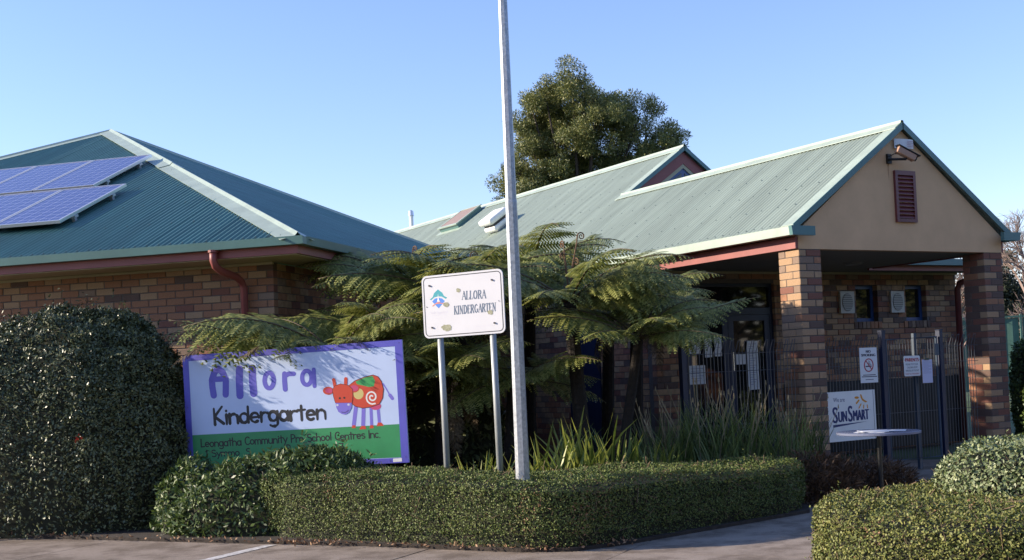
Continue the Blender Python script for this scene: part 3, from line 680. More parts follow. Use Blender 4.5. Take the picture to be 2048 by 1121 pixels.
flat('subtitle_lettering', M_INK, k, hand('Kindergarten', (308, 722), (1130, 672), 118, 21, .3), -.0035, H1)
flat('address_lettering', M_INK, k, hand('Leongatha Community Pre School Centres Inc.', (218, 886), (1522, 806), 56, 8.5)+hand('1 Symmo', (255, 958), (500, 942), 50, 8)+hand('S', (545, 940), (580, 938), 50, 8)+hand('P', (838, 915), (870, 913), 50, 8)+hand('17', (1195, 905), (1255, 900), 50, 8), -.0035, H1)
M_COWR = mat('orange_red_paint', (.58, .055, .02), .5); M_COWP = mat('violet_paint', (.20, .16, .60), .5); M_COWK = mat('pink_paint', (.55, .06, .17), .5)
flat('cow_legs', M_COWP, k, stroke([(1342, 580), (1325, 718)], 28)+stroke([(1397, 588), (1393, 722)], 28)+stroke([(1450, 588), (1455, 718)], 22)+stroke([(1500, 572), (1511, 700)], 22)+stroke([(1538, 415), (1560, 450), (1588, 498)], 9)+stroke([(1588, 498), (1606, 522)], 25), -.0030, H1)
flat('cow_hooves', M_COWR, k, [[(1315, 718), (1337, 718), (1340, 738), (1310, 740)], [(1383, 722), (1408, 722), (1416, 745), (1364, 748)], [(1446, 716), (1466, 716), (1471, 737), (1440, 741)], [(1500, 697), (1526, 697), (1545, 720), (1491, 724)]], -.0048, H1)
flat('cow_udder', M_COWK, k, [ell(1483, 578, 41, 28)], -.0050, H1)
OUT = mat('dark_outline_paint', (.05, .01, .01), .5)
body = [(1295, 430), (1335, 398), (1400, 372), (1465, 355), (1500, 366), (1525, 400), (1540, 455), (1533, 520), (1510, 562), (1450, 583), (1390, 592), (1340, 580), (1305, 555)]
flat('cow_outline', OUT, k, stroke(body+[body[0]], 9), -.0056, H1)
flat('cow_body', M_COWR, k, [body], -.0066, H1)
flat('cow_patch', mat('green_patch_paint', (.05, .34, .09), .5), k, [[(1338, 402), (1400, 374), (1462, 359), (1480, 395), (1472, 435), (1435, 441), (1390, 430), (1350, 422)]], -.0074, H1)
flat('cow_spot', mat('yellow_patch_paint', (.62, .50, .18), .5), k, [ell(1360, 490, 37, 40)], -.0074, H1)
sp = [(1458+(8+i*1.75)*math.cos(R(-60-i*26)), 513+(8+i*1.95)*math.sin(R(-60-i*26))) for i in range(24)]
flat('cow_spiral', M_WHITE, k, stroke(sp, 11), -.0076, H1)
flat('cow_horn', M_COWR, k, stroke([(1180, 390), (1190, 440)], 24), -.0084, H1); flat('cow_horn', M_COWR, k, stroke([(1268, 382), (1266, 430)], 24), -.0084, H1)
flat('cow_ear', M_COWR, k, [ell(1140, 470, 38, 29)], -.0090, H1); flat('cow_ear', M_COWR, k, [ell(1325, 449, 42, 33)], -.0090, H1)
flat('cow_inner_ear', M_COWK, k, [ell(1146, 470, 27, 18)], -.0104, H1); flat('cow_inner_ear', M_COWK, k, [ell(1330, 450, 29, 22)], -.0104, H1)
head = [(1172, 462), (1190, 435), (1230, 421), (1285, 430), (1316, 458), (1318, 500), (1313, 555), (1194, 556), (1180, 510)]
flat('head_outline', OUT, k, stroke(head+[head[0]], 7), -.0112, H1)
flat('cow_head', M_COWR, k, [head], -.0124, H1)
flat('cow_muzzle', M_COWP, k, [[(1194, 558), (1311, 556), (1309, 590), (1290, 625), (1265, 641), (1240, 638), (1214, 622), (1199, 590)]], -.0130, H1)
flat('cow_eyes', M_INK, k, [ell(1225, 523, 8, 8, 12), ell(1258, 520, 8, 8, 12)]+stroke(AR(1255, 600, 34, 26, 20, 120, 6), 4), -.0138, H1)
flat('cow_nostrils', mat('white_outline_paint', (.6, .6, .7), .5), k, [ell(1207, 573, 9, 8, 12), ell(1288, 569, 9, 8, 12)], -.0138, H1)
flat('maker_sticker', M_WHITE, k, [[(1611, 958), (1675, 953), (1677, 978), (1613, 983)]], -.0128, H1)
flat('fixing_screws', mat('violet_screw_caps', (.08, .06, .3), .4), k, [ell(x, y, 5, 5, 8) for x, y in ((110, 255), (905, 170), (1655, 118), (1705, 945), (125, 600))], -.0128, H1)

# ============================================================ white name sign on two posts
tl, tr, br_, bl_ = Vector((-.865, 11.86, 2.413)), Vector((-.07, 11.44, 2.425)), Vector((-.074, 11.44, 1.825)), Vector((-.85, 11.86, 1.809))
WW, WH = .895, .605
X = (tr-tl).normalized(); Yb = Vector((-X.y, X.x, 0)).normalized(); Zs = X.cross(Yb).normalized()
k = thing('name_sign', 'white metal name sign with council emblem on two grey posts', 'sign')
m = Matrix((X, Yb, Zs)).transposed().to_4x4(); m.translation = bl_; k.matrix_world = m
def rrect(x0, x1, z0, z1, r, n=6):
    p = []
    for cx, cz, a in ((x1-r, z1-r, 0), (x0+r, z1-r, 90), (x0+r, z0+r, 180), (x1-r, z0+r, 270)): p += AR(cx, cz, r, r, a, a+90, n)
    return p
MB().prism(rrect(0, WW, 0, WH, .055), 0, .012).build('board', mat('white_sign_face', (.60, .60, .63), .4, var=.03, scale=4), k)
ring = [rrect(.018, WW-.018, .018, WH-.018, .042), rrect(.0255, WW-.0255, .0255, WH-.0255, .035)]
v = [(p[0], -.0012, p[1]) for p in ring[0]]+[(p[0], -.0012, p[1]) for p in ring[1]]; n = len(ring[0])
link('border_line', mesh('border_line', v, [(i, (i+1) % n, (i+1) % n+n, i+n) for i in range(n)]), M_BLACK, k)
H2 = homography([(10, 175), (1128, 50), (1172, 952), (42, 1040)], [(0, WH), (WW, WH), (WW, 0), (0, 0)])
M_SER = mat('grey_blue_print', (.09, .13, .20), .6)
def serif(s, p0, p1, h, th, tn):
    G = {'A':(.72,[((.36,1),(.66,0),1),((.36,1),(.06,0),0),((.16,.36),(.56,.36),0),((0,0),(.16,0),0),((.54,0),(.76,0),0)]),
     'L':(.62,[((.14,1),(.14,0),1),((.02,1),(.26,1),0),((.02,0),(.56,0),0),((.56,0),(.58,.22),0)]),
     'O':(.80,None),'R':(.72,[((.14,1),(.14,0),1),((.02,1),(.4,1),0),((.4,1),(.52,.86),1),((.52,.86),(.52,.68),1),((.52,.68),(.4,.52),1),((.14,.52),(.4,.52),0),((.34,.52),(.62,0),1),((.02,0),(.26,0),0),((.58,0),(.7,0),0)]),
     'K':(.72,[((.14,1),(.14,0),1),((.02,1),(.26,1),0),((.02,0),(.26,0),0),((.58,1),(.16,.46),0),((.28,.56),(.62,0),1),((.5,1),(.68,1),0),((.5,0),(.72,0),0)]),
     'I':(.36,[((.16,1),(.16,0),1),((.04,1),(.28,1),0),((.04,0),(.28,0),0)]),
     'N':(.78,[((.14,1),(.14,0),0),((.14,1),(.6,0),1),((.6,1),(.6,0),0),((.02,0),(.26,0),0),((.5,1),(.72,1),0),((.02,1),(.16,1),0)]),
     'D':(.76,[((.14,1),(.14,0),1),((.02,1),(.36,1),0),((.36,1),(.58,.8),1),((.58,.8),(.64,.5),1),((.64,.5),(.58,.2),1),((.58,.2),(.36,0),1),((.02,0),(.36,0),0)]),
     'E':(.64,[((.14,1),(.14,0),1),((.02,1),(.54,1),0),((.54,1),(.54,.82),0),((.14,.52),(.42,.52),0),((.02,0),(.56,0),0),((.56,0),(.58,.2),0)]),
     'G':(.80,[((.62,.84),(.42,1),0),((.42,1),(.2,.86),1),((.2,.86),(.1,.5),1),((.1,.5),(.2,.14),1),((.2,.14),(.42,0),1),((.42,0),(.62,.1),0),((.62,.1),(.62,.4),1),((.5,.42),(.74,.42),0)]),
     'T':(.66,[((.32,1),(.32,0),1),((.02,1),(.62,1),0),((.02,1),(.02,.82),0),((.62,1),(.62,.82),0),((.2,0),(.44,0),0)])}
    tot = sum(G[c][0] for c in s); L = math.hypot(p1[0]-p0[0], p1[1]-p0[1]); kx = L/tot; ux, uy = (p1[0]-p0[0])/L, (p1[1]-p0[1])/L; x = 0; out = []
    f = lambda q: (p0[0]+ux*q[0]*kx, p0[1]+uy*q[0]*kx-q[1]*h)
    for c in s:
        a, st = G[c]
        if st is None:
            e = AR(.38, .5, .28, .5, 0, 360, 16)
            for i in range(16): out += stroke([f((x+e[i][0], e[i][1])), f((x+e[i+1][0], e[i+1][1]))], th if abs(math.cos(R(i*22.5+11))) > .5 else tn)
        else:
            for a0, a1, q in st: out += stroke([f((x+a0[0], a0[1])), f((x+a1[0], a1[1]))], th if q else tn)
        x += a
    return out
flat('name_lettering', M_SER, k, serif('ALLORA', (566, 490), (902, 466), 112, 17, 8), -.0014, H2); flat('name_lettering', M_SER, k, serif('KINDERGARTEN', (455, 697), (1042, 643), 112, 17, 8), -.0014, H2)
M_LT = mat('teal_print', (.02, .30, .36), .5); M_LBl = mat('blue_print', (.05, .20, .62), .5); M_LOr = mat('salmon_print', (.62, .22, .15), .5)
flat('emblem_hill', M_LT, k, [[(123, 492), (165, 455), (180, 405), (235, 350), (295, 395), (318, 440), (362, 462), (345, 482), (290, 450), (240, 446), (185, 462), (140, 502)]], -.0014, H2)
flat('emblem_water', M_LBl, k, [[(155, 520), (190, 480), (240, 465), (290, 475), (330, 510), (245, 614)]], -.0016, H2)
flat('emblem_peak', M_WHITE, k, [[(238, 410), (246, 490), (262, 520), (222, 520), (230, 490)]], -.0032, H2)
flat('emblem_swoosh', M_LOr, k, stroke([(163, 582), (200, 552), (240, 528), (262, 524)], 13)+stroke([(215, 548), (270, 542), (320, 545)], 11), -.0042, H2)
M_FADE = mat('faded_lilac_print', (.58, .57, .64), .6)
flat('council_lettering', M_FADE, k, hand('South', (128, 694), (206, 688), 34, 5)+hand('Gippsland', (218, 688), (372, 676), 34, 5)+stroke([(150, 715), (355, 700)], 6), -.0014, H2)
flat('faded_line', M_FADE, k, stroke([(130, 746), (200, 756), (355, 745)], 4)+stroke([(760, 866), (900, 856), (1010, 846)], 4), -.0014, H2)
M_BOLT = mat('dark_bolt', (.03, .02, .025), .4)
for p in ((122, 302), (985, 212), (155, 884), (1020, 815)):
    q = H2(p); MB().tube([(q[0], -.0005, q[1]), (q[0], -.013, q[1])], .0085, 10).build('bolt', M_BOLT, k)
for p in ((80, 597), (1080, 505)):
    q = H2(p); MB().tube([(q[0], -.0005, q[1]), (q[0], -.006, q[1])], .004, 8).build('rivet', M_BOLT, k)
M_LICH = mat('lichen', (.22, .22, .13), .95, col2=(.42, .42, .32), scale=60)
for (x, y, rx, ry) in ((515, 360, 28, 28), (350, 560, 36, 38), (960, 665, 40, 34), (355, 885, 72, 46)):
    q = H2((x, y)); n = 18; poly = [(x+rx*(1+.22*random.uniform(-1, 1))*math.cos(2*math.pi*i/n), y+ry*(1+.22*random.uniform(-1, 1))*math.sin(2*math.pi*i/n)) for i in range(n)]
    MB().prism([H2(p) for p in poly], -.0024, -.0013).build('lichen_spot', M_LICH, k)
for x in (.155, .735): MB().tube([(x, .045, -1.80), (x, .045, .52)], .031, 12).build('post', mat('grey_galvanised_post', (.34, .36, .36), .45, metal=.3, var=.08), k, smooth=True); MB().box(x-.04, x+.04, .0125, .02, .08, .11).box(x-.04, x+.04, .0125, .02, .48, .51).build('clamp', M_GALV, k)

# ============================================================ lamp pole
k = thing('lamp_pole', 'tall tapered galvanised octagonal steel pole rising out of the hedge', 'pole', (.04, 10.2, 0), R(12))
MB().tube([(0, 0, 0), (0, 0, 2.87)], [.062, .0495], 8).build('lower_shaft', M_GALV, k)
MB().tube([(0, 0, 2.86), (0, 0, 7.2)], [.0465, .026], 8).build('upper_shaft', M_GALV, k)
MB().tube([(0, 0, 2.865), (0, 0, 2.885)], [.0505, .0475], 8).build('joint_collar', M_GALV, k)
MB().tube([(0, 0, 7.2), (.3, 0, 7.35), (.8, 0, 7.42)], .024, 8).build('bracket_arm', M_GALV, k); link('lamp_head', rbox(.75, 1.3, -.12, .12, 7.37, 7.48, .04), M_GALV, k)

# ============================================================ fence, gate and what hangs on them
M_WIRE = mat('blue_grey_coated_wire', (.11, .12, .145), .32, metal=.6)
FT = .06
def loop_fence(name, label, s0, s1, posts):
    k = thing(name, label, 'fence', main_m @ Vector((s0, FT, 0)), R(29.6), 'loop top fence panels')
    d = .104; n = int((s1-s0)/d); h = .052
    V = MB().tube([(0, 0, .1), (0, 0, 1.57), (.022, -.035, 1.705), (h, -.038, 1.712), (h, -.004, 1.57), (h, 0, .1)], .0046, 5)
    me = None
    for i in range(n):
        x = .03+i*d
        if me is None: me = V.build('wire_loop', M_WIRE, k, loc=(x, 0, 0)).data
        else: link('wire_loop', me, M_WIRE, k, loc=(x, 0, 0))
    for z in (.15, .75, 1.36, 1.565): MB().tube([(0, .006, z), (s1-s0, .006, z)], .0036, 5).build('cross_wire', M_WIRE, k)
    for p in posts: box('post', M_NAVY, k, p-s0-.03, p-s0+.03, -.03, .035, 0, 1.765); MB().box(p-s0-.034, p-s0+.034, -.034, .039, 1.7655, 1.785).build('post_cap', M_NAVY, k)
    return k
loop_fence('wire_fence', 'loop top wire fence left of the sunlit brick pillar before the door', -1.75, -.03, [-1.75])
loop_fence('wire_fence', 'loop top wire fence between the sunlit pillar and the gate', .37, 1.32, [1.356])
loop_fence('wire_fence', 'short loop top wire fence between the gate and the dark pillar', 2.42, 3.10, [2.382])
k = thing('wire_gate', 'wire entrance gate with pale blue metal frame between two navy posts', 'gate', main_m @ Vector((1.40, FT, 0)), R(29.6))
gw = .935; M_GATE = mat('pale_blue_gate_paint', (.045, .07, .105), .4)
MB().tube([(.02, 0, .16), (.02, 0, 1.665), (gw-.02, 0, 1.69), (gw-.02, 0, .16)], .017, 8, closed=True).build('frame', M_GATE, k)
wm = MB().tube([(0, 0, .17), (0, 0, 1.66)], .0044, 5); me = None
for i in range(17):
    x = .065+i*.05
    if me is None: me = wm.build('wire', M_WIRE, k, loc=(x, 0, 0)).data
    else: link('wire', me, M_WIRE, k, loc=(x, 0, 0))
for z in (.75, 1.36): MB().tube([(.02, .006, z), (gw-.02, .006, z)], .0036, 5).build('cross_wire', M_WIRE, k)
box('latch', M_GATE, k, gw-.08, gw-.0, -.03, -.018, 1.45, 1.60); box('latch_post', M_GATE, k, .55, .60, .03, .07, .02, 1.74)
M_SHAD = M_WHITE
# sun safety sign
k = on_main('sun_safety_sign', 'white square sign with navy lettering and yellow sun rays on the fence', 'sign', .36, .038, .455)
k.location = main_m @ Vector((.36, FT-.03, .455)); k.rotation_euler = (0, R(-.3), R(29.6))
box('board', M_WHITE, k, 0, .80, 0, .012, 0, .60); box('edge_strip', mat('grey_edge', (.2, .22, .25), .4), k, .765, .772, -.0015, -.0003, .003, .597)
H3 = homography([(80, 527), (580, 502), (608, 1010), (100, 1030)], [(0, .60), (.80, .60), (.80, 0), (0, 0)])
M_NV = mat('navy_print', (.015, .03, .14), .5); M_YL = mat('amber_print', (.72, .30, .02), .5)
def px_text(m, body, p0, p1, hpx, F, bold=0.0, name='lettering', off=-.0012):
    a = F(p0); b = F(p1); c = F((p0[0], p0[1]-hpx)); o = text(name, m, k, body, 1.0, 0, 0, 0)
    me = o.data; n = len(me.vertices); co = np.zeros(n*3, np.float32); me.vertices.foreach_get('co', co); co = co.reshape(-1, 3)
    x0, x1 = co[:, 0].min(), co[:, 0].max(); z1 = co[:, 2].max()
    X = (co[:, 0]-x0)/(x1-x0); Zc = co[:, 2]/z1; h = c[1]-a[1]
    out = np.stack([a[0]+(b[0]-a[0])*X, np.full(n, off), a[1]+(b[1]-a[1])*X+Zc*h], 1).astype(np.float32); me.vertices.foreach_set('co', out.reshape(-1)); me.update()
    if bold:
        g2 = o.copy(); g2.data = me; 
        bpy.data.objects.remove(g2)
    return o
def bold_text(m, body, p0, p1, hpx, F, b=3):
    for i, dx in enumerate((-b, 0, b)): px_text(m, body, (p0[0]+dx, p0[1]), (p1[0]+dx, p1[1]), hpx, F, off=-.0012-.0001*i)
px_text(M_NV, 'We are', (148, 625), (265, 621), 44, H3)
bold_text(M_NV, 'S', (146, 836), (192, 833), 160, H3, 4); bold_text(M_NV, 'UN', (202, 828), (286, 820), 105, H3, 5)
bold_text(M_NV, 'S', (304, 826), (346, 822), 160, H3, 4); bold_text(M_NV, 'MART', (356, 818), (518, 806), 105, H3, 5)
flat('underline', M_NV, k, [[(145, 855), (500, 828), (145, 882)]], -.0012, H3)
flat('sun_rays', M_YL, k, [ell(390, 583, 24, 13, 14), [(425, 548), (440, 552), (455, 595), (505, 628), (480, 634), (446, 612), (430, 580)]]+stroke([(388, 640), (412, 610)], 17)+stroke([(413, 690), (435, 648)], 12)+stroke([(462, 692), (464, 660)], 11)+stroke([(505, 690), (500, 660)], 10), -.0013, H3)
px_text(mat('grey_print', (.3, .3, .35), .6), 'R', (528, 714), (536, 713), 10, H3)
# no smoking notice
k = on_main('no_smoking_sign', 'white no smoking notice with red ring hanging on the wire fence', 'sign', .935, FT-.03, 1.145)
box('board', M_PAPER, k, 0, .292, 0, .006, 0, .432)
H4 = homography([(420, 75), (600, 72), (616, 430), (438, 436)], [(0, .432), (.292, .432), (.292, 0), (0, 0)])
M_DK = mat('dark_print', (.02, .02, .05), .6); M_RD = mat('red_ring_print', (.40, .02, .04), .5)
bold_text(M_DK, 'NO', (490, 127), (537, 126), 27, H4, 2); bold_text(M_DK, 'SMOKING', (442, 164), (586, 162), 25, H4, 2)
flat('cigarette', M_DK, k, [[(485, 262), (548, 258), (549, 270), (486, 273)]]+stroke([(545, 250), (528, 238), (530, 222), (512, 208)], 4)+stroke([(536, 252), (518, 240), (516, 222)], 4), -.0014, H4)
flat('prohibition_ring', M_RD, k, stroke(ell(518, 254, 45, 64, 28)+[(563, 254)], 11)+stroke([(488, 208), (550, 300)], 10), -.0022, H4)
flat('small_print', M_DK, k, [[(460, 352), (590, 348), (590, 356), (460, 360)], [(446, 369), (605, 365), (605, 373), (446, 377)], [(486, 399), (568, 396), (568, 402), (486, 405)]], -.0012, H4)
# parents notice
k = on_main('parents_notice', 'white rounded notice with red heading on the entrance gate', 'sign', 1.69, FT-.03, 1.20)
MB().prism(rrect(0, .285, 0, .255, .02), 0, .005).build('board', M_PAPER, k)
H5 = homography([(873, 152), (1045, 146), (1054, 352), (885, 360)], [(0, .255), (.285, .255), (.285, 0), (0, 0)])
bold_text(M_RD, 'PARENTS', (892, 210), (1033, 206), 36, H5, 2); flat('dashes', M_RD, k, [[(880, 192), (889, 192), (889, 197), (880, 197)], [(1035, 186), (1043, 186), (1043, 191), (1035, 191)]], -.0012, H5)
px_text(M_DK, 'PLEASE STOP YOUR', (898, 248), (1026, 243), 18, H5); px_text(M_DK, 'CHILDREN FROM', (910, 280), (1018, 275), 18, H5); px_text(M_DK, 'SWINGING ON THE GATE', (896, 313), (1036, 306), 18, H5); px_text(M_RD, 'THANK YOU, MANAGEMENT', (893, 344), (1042, 338), 16, H5)
# clipboard
k = on_main('clipboard', 'clipboard with a lilac tinted sheet hanging on the entrance gate', 'clipboard', 2.0, FT-.035, 1.10)
box('backing', mat('brown_board', (.2, .13, .08), .7), k, 0, .192, .003, .007, 0, .315); box('sheet', mat('lilac_paper', (.55, .55, .72), .7), k, .006, .186, 0, .0025, .004, .30)
box('clip', mat('dark_clip', (.05, .07, .06), .4), k, .05, .13, -.008, -.0005, .295, .322)
flat('print_lines', mat('pale_print', (.3, .3, .45), .7), k, [[(.02, .28-i*.014), (.17 if i % 3 else .12, .28-i*.014), (.17 if i % 3 else .12, .284-i*.014), (.02, .284-i*.014)] for i in range(12)], -.0012)
# notices on the doors
def notice(name, label, s, z, wd, ht, deco=None):
    global k
    k = on_main(name, label, 'notice', s, T+.058, z)
    box('sheet', M_PAPER, k, 0, wd, 0, .003, 0, ht)
    if deco == 'ring':
        flat('prohibition_ring', M_RD, k, stroke(ell(wd/2, ht*.6, .08, .08, 20)+[(wd/2+.08, ht*.6)], .018)+stroke([(wd/2-.055, ht*.6+.055), (wd/2+.055, ht*.6-.055)], .016), -.002)
        flat('cigarette', M_DK, k, [[(wd/2-.05, ht*.6-.01), (wd/2+.05, ht*.6-.01), (wd/2+.05, ht*.6+.01), (wd/2-.05, ht*.6+.01)]], -.0008)
        flat('lettering', M_DK, k, [[(.03, .06), (wd-.03, .06), (wd-.03, .07), (.03, .07)], [(.03, .03), (wd-.06, .03), (wd-.06, .04), (.03, .04)]], -.0012)
    if deco == 'lines': flat('lettering', mat('pale_print', (.3, .3, .45)), k, [[(.03, ht-.05-i*.035), (wd-.03-(i % 3)*.04, ht-.05-i*.035), (wd-.03-(i % 3)*.04, ht-.042-i*.035), (.03, ht-.042-i*.035)] for i in range(int((ht-.06)/.035))], -.0012)
    return k
notice('door_notice', 'no smoking notice with red ring taped to the left door', .66, 1.62, .22, .38, 'ring')
notice('door_notice', 'wide printed notice low on the left door', .66, 1.18, .29, .27, 'lines')
notice('door_notice', 'small pale notice beside the middle of the left door', .96, 1.56, .13, .28, None)
notice('door_notice', 'narrow pale notice next to the left door edge', 1.14, 1.57, .13, .28, 'lines')
notice('door_notice', 'small landscape notice with red lower edge by the door handle', 1.53, 1.44, .19, .15, None)
notice('door_notice', 'tall white printed notice on the right door', 1.74, 1.06, .21, .72, 'lines')
# round table with papers
k = thing('round_table', 'small round blue topped table standing on one leg before the gate', 'table', (3.66, 12.4, -.045))
M_TOP = mat('grey_blue_table_top', (.16, .18, .26), .25)
MB().tube([(0, 0, .718), (0, 0, .722), (0, 0, .742), (0, 0, .746)], [.40, .415, .415, .408], 48).build('top', M_TOP, k)
MB().tube([(0, 0, .02), (0, 0, .717)], .024, 12).build('column', M_BLACK, k)
for a in range(4): MB().tube([(0, 0, .06), (.30*math.cos(R(45+90*a)), .30*math.sin(R(45+90*a)), .025)], [.03, .018], 8).build('foot', M_BLACK, k)
k = thing('paper_stack', 'stack of white papers lying on the round table', 'papers', (3.56, 12.3, .7025))
for i in range(3): link('sheet', mesh('s', [(-.11, -.15, 0), (.11, -.15, 0), (.11, .15, .003), (-.11, .15, 0)], [(0, 1, 2, 3)]), M_PAPER, k, loc=(0.02*i, .01*i, .001+.004*i), rot=(0, 0, R(15*i+60))).modifiers.new('t', 'SOLIDIFY').thickness = .003
k = thing('loose_paper', 'loose sheet of paper beside the stack on the round table', 'papers', (3.79, 12.42, .7035), R(70))
link('sheet', mesh('s', [(-.105, -.148, 0), (.105, -.148, 0), (.105, .148, .0), (-.105, .148, .0)], [(0, 1, 2, 3)]), M_PAPER, k).modifiers.new('t', 'SOLIDIFY').thickness = .001
# ============================================================ hedges and shrubs
M_CORE = mat('hedge_twigs', (.026, .028, .014), .95, var=.4, scale=20)
LF_BIG = mat('glossy_dark_leaf', (.036, .048, .018), .40, col2=(.15, .168, .075), island=True, scale=4.5, spec=.4)
LF_HED = mat('hedge_leaf', (.062, .098, .022), .55, col2=(.175, .205, .058), island=True, scale=2.0, spec=.25)
LF_HED2 = mat('yellow_green_hedge_leaf', (.075, .10, .022), .55, col2=(.22, .22, .065), island=True, scale=2.0, spec=.25)
LF_PALE = mat('pale_grey_green_leaf', (.085, .125, .04), .5, col2=(.26, .29, .14), island=True, scale=2.5)
LF_SHR = mat('mid_green_shrub_leaf', (.035, .065, .015), .5, col2=(.14, .20, .05), island=True, scale=3, trans=.18)
TWIG = mat('dry_twig', (.17, .115, .07), .9, var=.3)
def chaikin(p, n=2):
    for _ in range(n):
        q = []
        for i in range(len(p)):
            a, b = p[i], p[(i+1) % len(p)]
            q += [(a[0]*.75+b[0]*.25, a[1]*.75+b[1]*.25), (a[0]*.25+b[0]*.75, a[1]*.25+b[1]*.75)]
        p = q
    return p
def inside(P, poly):
    x, y = P[:, 0], P[:, 1]; c = np.zeros(len(P), bool); n = len(poly); j = n-1
    for i in range(n):
        xi, yi = poly[i]; xj, yj = poly[j]
        c ^= ((yi > y) != (yj > y)) & (x < (xj-xi)*(y-yi)/(yj-yi+1e-12)+xi); j = i
    return c
def edge_dist(P, poly):
    d = np.full(len(P), 9.0); n = len(poly); g = np.zeros((len(P), 2))
    for i in range(n):
        a = np.array(poly[i]); b = np.array(poly[(i+1) % n]); ab = b-a; t = np.clip(((P-a) @ ab)/(ab @ ab), 0, 1)
        q = a+t[:, None]*ab; v = P-q; dd = np.linalg.norm(v, axis=1); m = dd < d; d[m] = dd[m]; g[m] = -v[m]/(dd[m][:, None]+1e-9)
    return d, g
def hedge(name, label, cat, poly, h, L, W, m, dens, rnd=.10, wob=.03, splay=.75, seed=1, twigs=300, group=None):
    """clipped hedge: twiggy core and a shell of separate leaves; h is a function of (x, y)"""
    poly = chaikin(poly); n = len(poly)
    if sum(poly[i][0]*poly[(i+1) % n][1]-poly[(i+1) % n][0]*poly[i][1] for i in range(n)) < 0: poly = poly[::-1]
    pa = np.array(poly); nx = np.roll(pa, -1, 0); seg = nx-pa; ln = np.linalg.norm(seg, axis=1); nor = np.stack([seg[:, 1], -seg[:, 0]], 1)/ln[:, None]
    hm = float(np.mean([h(*p) for p in poly])); A = .5*abs(sum(pa[i, 0]*nx[i, 1]-nx[i, 0]*pa[i, 1] for i in range(n)))
    c = pa.mean(0); root = thing(name, label, cat, (c[0], c[1], 0), group=group)
    ns = int(ln.sum()*hm*dens*1.25); idx = rng.choice(n, ns, p=ln/ln.sum()); t = rng.random(ns)[:, None]
    xy = pa[idx]+seg[idx]*t; nn = nor[idx]+.0; nprev = nor[(idx-1) % n]; nxt = nor[(idx+1) % n]
    nn = nn*(1-abs(t-.5))+np.where(t < .5, nprev*(.5-t), nxt*(t-.5)); nn /= np.linalg.norm(nn, axis=1)[:, None]
    hh = np.array([h(*p) for p in xy]); z = hh*rng.random(ns)**.92
    over = np.clip((z-(hh-rnd))/rnd, 0, 1); inset = rnd*(1-np.sqrt(1-over**2)); under = np.clip(.14-z, 0, .14)*.5
    N = np.stack([nn[:, 0]*(1-.8*over), nn[:, 1]*(1-.8*over), over*.9+.12], 1); P = np.stack([xy[:, 0]-nn[:, 0]*(inset+under), xy[:, 1]-nn[:, 1]*(inset+under), z], 1)
    nt_ = int(A*dens*1.15); lo, hi = pa.min(0), pa.max(0)
    Q = lo+(hi-lo)*rng.random((int(nt_*np.prod(hi-lo)/A)+10, 2)); Q = Q[inside(Q, poly)]; d, g = edge_dist(Q, poly); keep = d > rnd*.6; Q, d, g = Q[keep], d[keep], g[keep]
    e = np.clip((rnd-d)/rnd, 0, 1); hz = np.array([h(*p) for p in Q])-rnd*(1-np.sqrt(1-e**2))
    P2 = np.column_stack([Q, hz]); N2 = np.column_stack([g*e[:, None]*.8, np.ones(len(Q))])
    P = np.vstack([P, P2]); N = np.vstack([N, N2]); N /= np.linalg.norm(N, axis=1)[:, None]
    lp = lump(P, 3.2, seed)*wob+lump(P, 11, seed+1)*wob*.55
    P = P+N*(lp-np.abs(rng.normal(0, .022, len(P))))[:, None]
    # thin patches
    thin = lump(P, 4.5, seed+2)+.5*lump(P, 13, seed+4); kp = (thin < .95) | (rng.random(len(P)) < .45); P, N = P[kp], N[kp]
    kp = (P[:, 2] > .13) | (rng.random(len(P)) < .45); P, N = P[kp], N[kp]
    ii = rng.choice(len(P), max(6, len(P)//260)); a = rng.uniform(.0, 1, (len(ii), 7)); dv = N[ii]+.5*rng.normal(size=(len(ii), 3)); hl = rng.uniform(.02, .075, len(ii))
    P = np.vstack([P, (P[ii][:, None]+dv[:, None]*(a*hl[:, None])[:, :, None]).reshape(-1, 3)]); N = np.vstack([N, np.repeat(N[ii], 7, 0)])
    P = P-np.array([c[0], c[1], 0]); P[:, 2] = np.maximum(P[:, 2], .02)
    link('leaves', quads('leaves', leaf_faces(P, N, L, W, splay)), m, root, kind='stuff')
    if twigs > 1000:
        dn = lump(P, 5, seed+9) > .55; di = np.nonzero(dn & (rng.random(len(P)) < .16))[0]
        link('dry_leaves', quads('dry_leaves', leaf_faces(P[di]+N[di]*.006, N[di], L*1.1, W, .9)), mat('dry_leaf', (.16, .075, .035), .8), root, kind='stuff')
    ins = .075; V = []; nv = len(poly)
    ov = [(pa[i]-(nor[i]+nor[i-1])/np.linalg.norm(nor[i]+nor[i-1])*ins) for i in range(nv)]
    V = [(p[0]-c[0], p[1]-c[1], .0) for p in ov]+[(p[0]-c[0], p[1]-c[1], h(*p)-.085) for p in ov]
    tr = [tuple(q) for q in tessellate_polygon([[Vector((p[0], p[1], 0)) for p in ov]])]
    F = [(i, (i+1) % nv, (i+1) % nv+nv, i+nv) for i in range(nv)]+[tuple(i+nv for i in q) for q in tr]
    b = MB(); b.add(V, F); b.build('core', M_CORE, root)
    if twigs:
        tw = MB(); ii = rng.choice(len(P), twigs)
        for i in ii:
            p = Vector(P[i]); q = Vector(N[i])*.03+Vector(rng.normal(0, .035, 3)); tw.tube([p-q*1.1, p+q*.5], [.0026, .0012], 3, False)
        tw.build('twigs', TWIG, root, kind='stuff')
    return root
hF = lambda x, y: .60-.035*max(0, min(3, x+.6))+.015*math.sin(3*x+y)
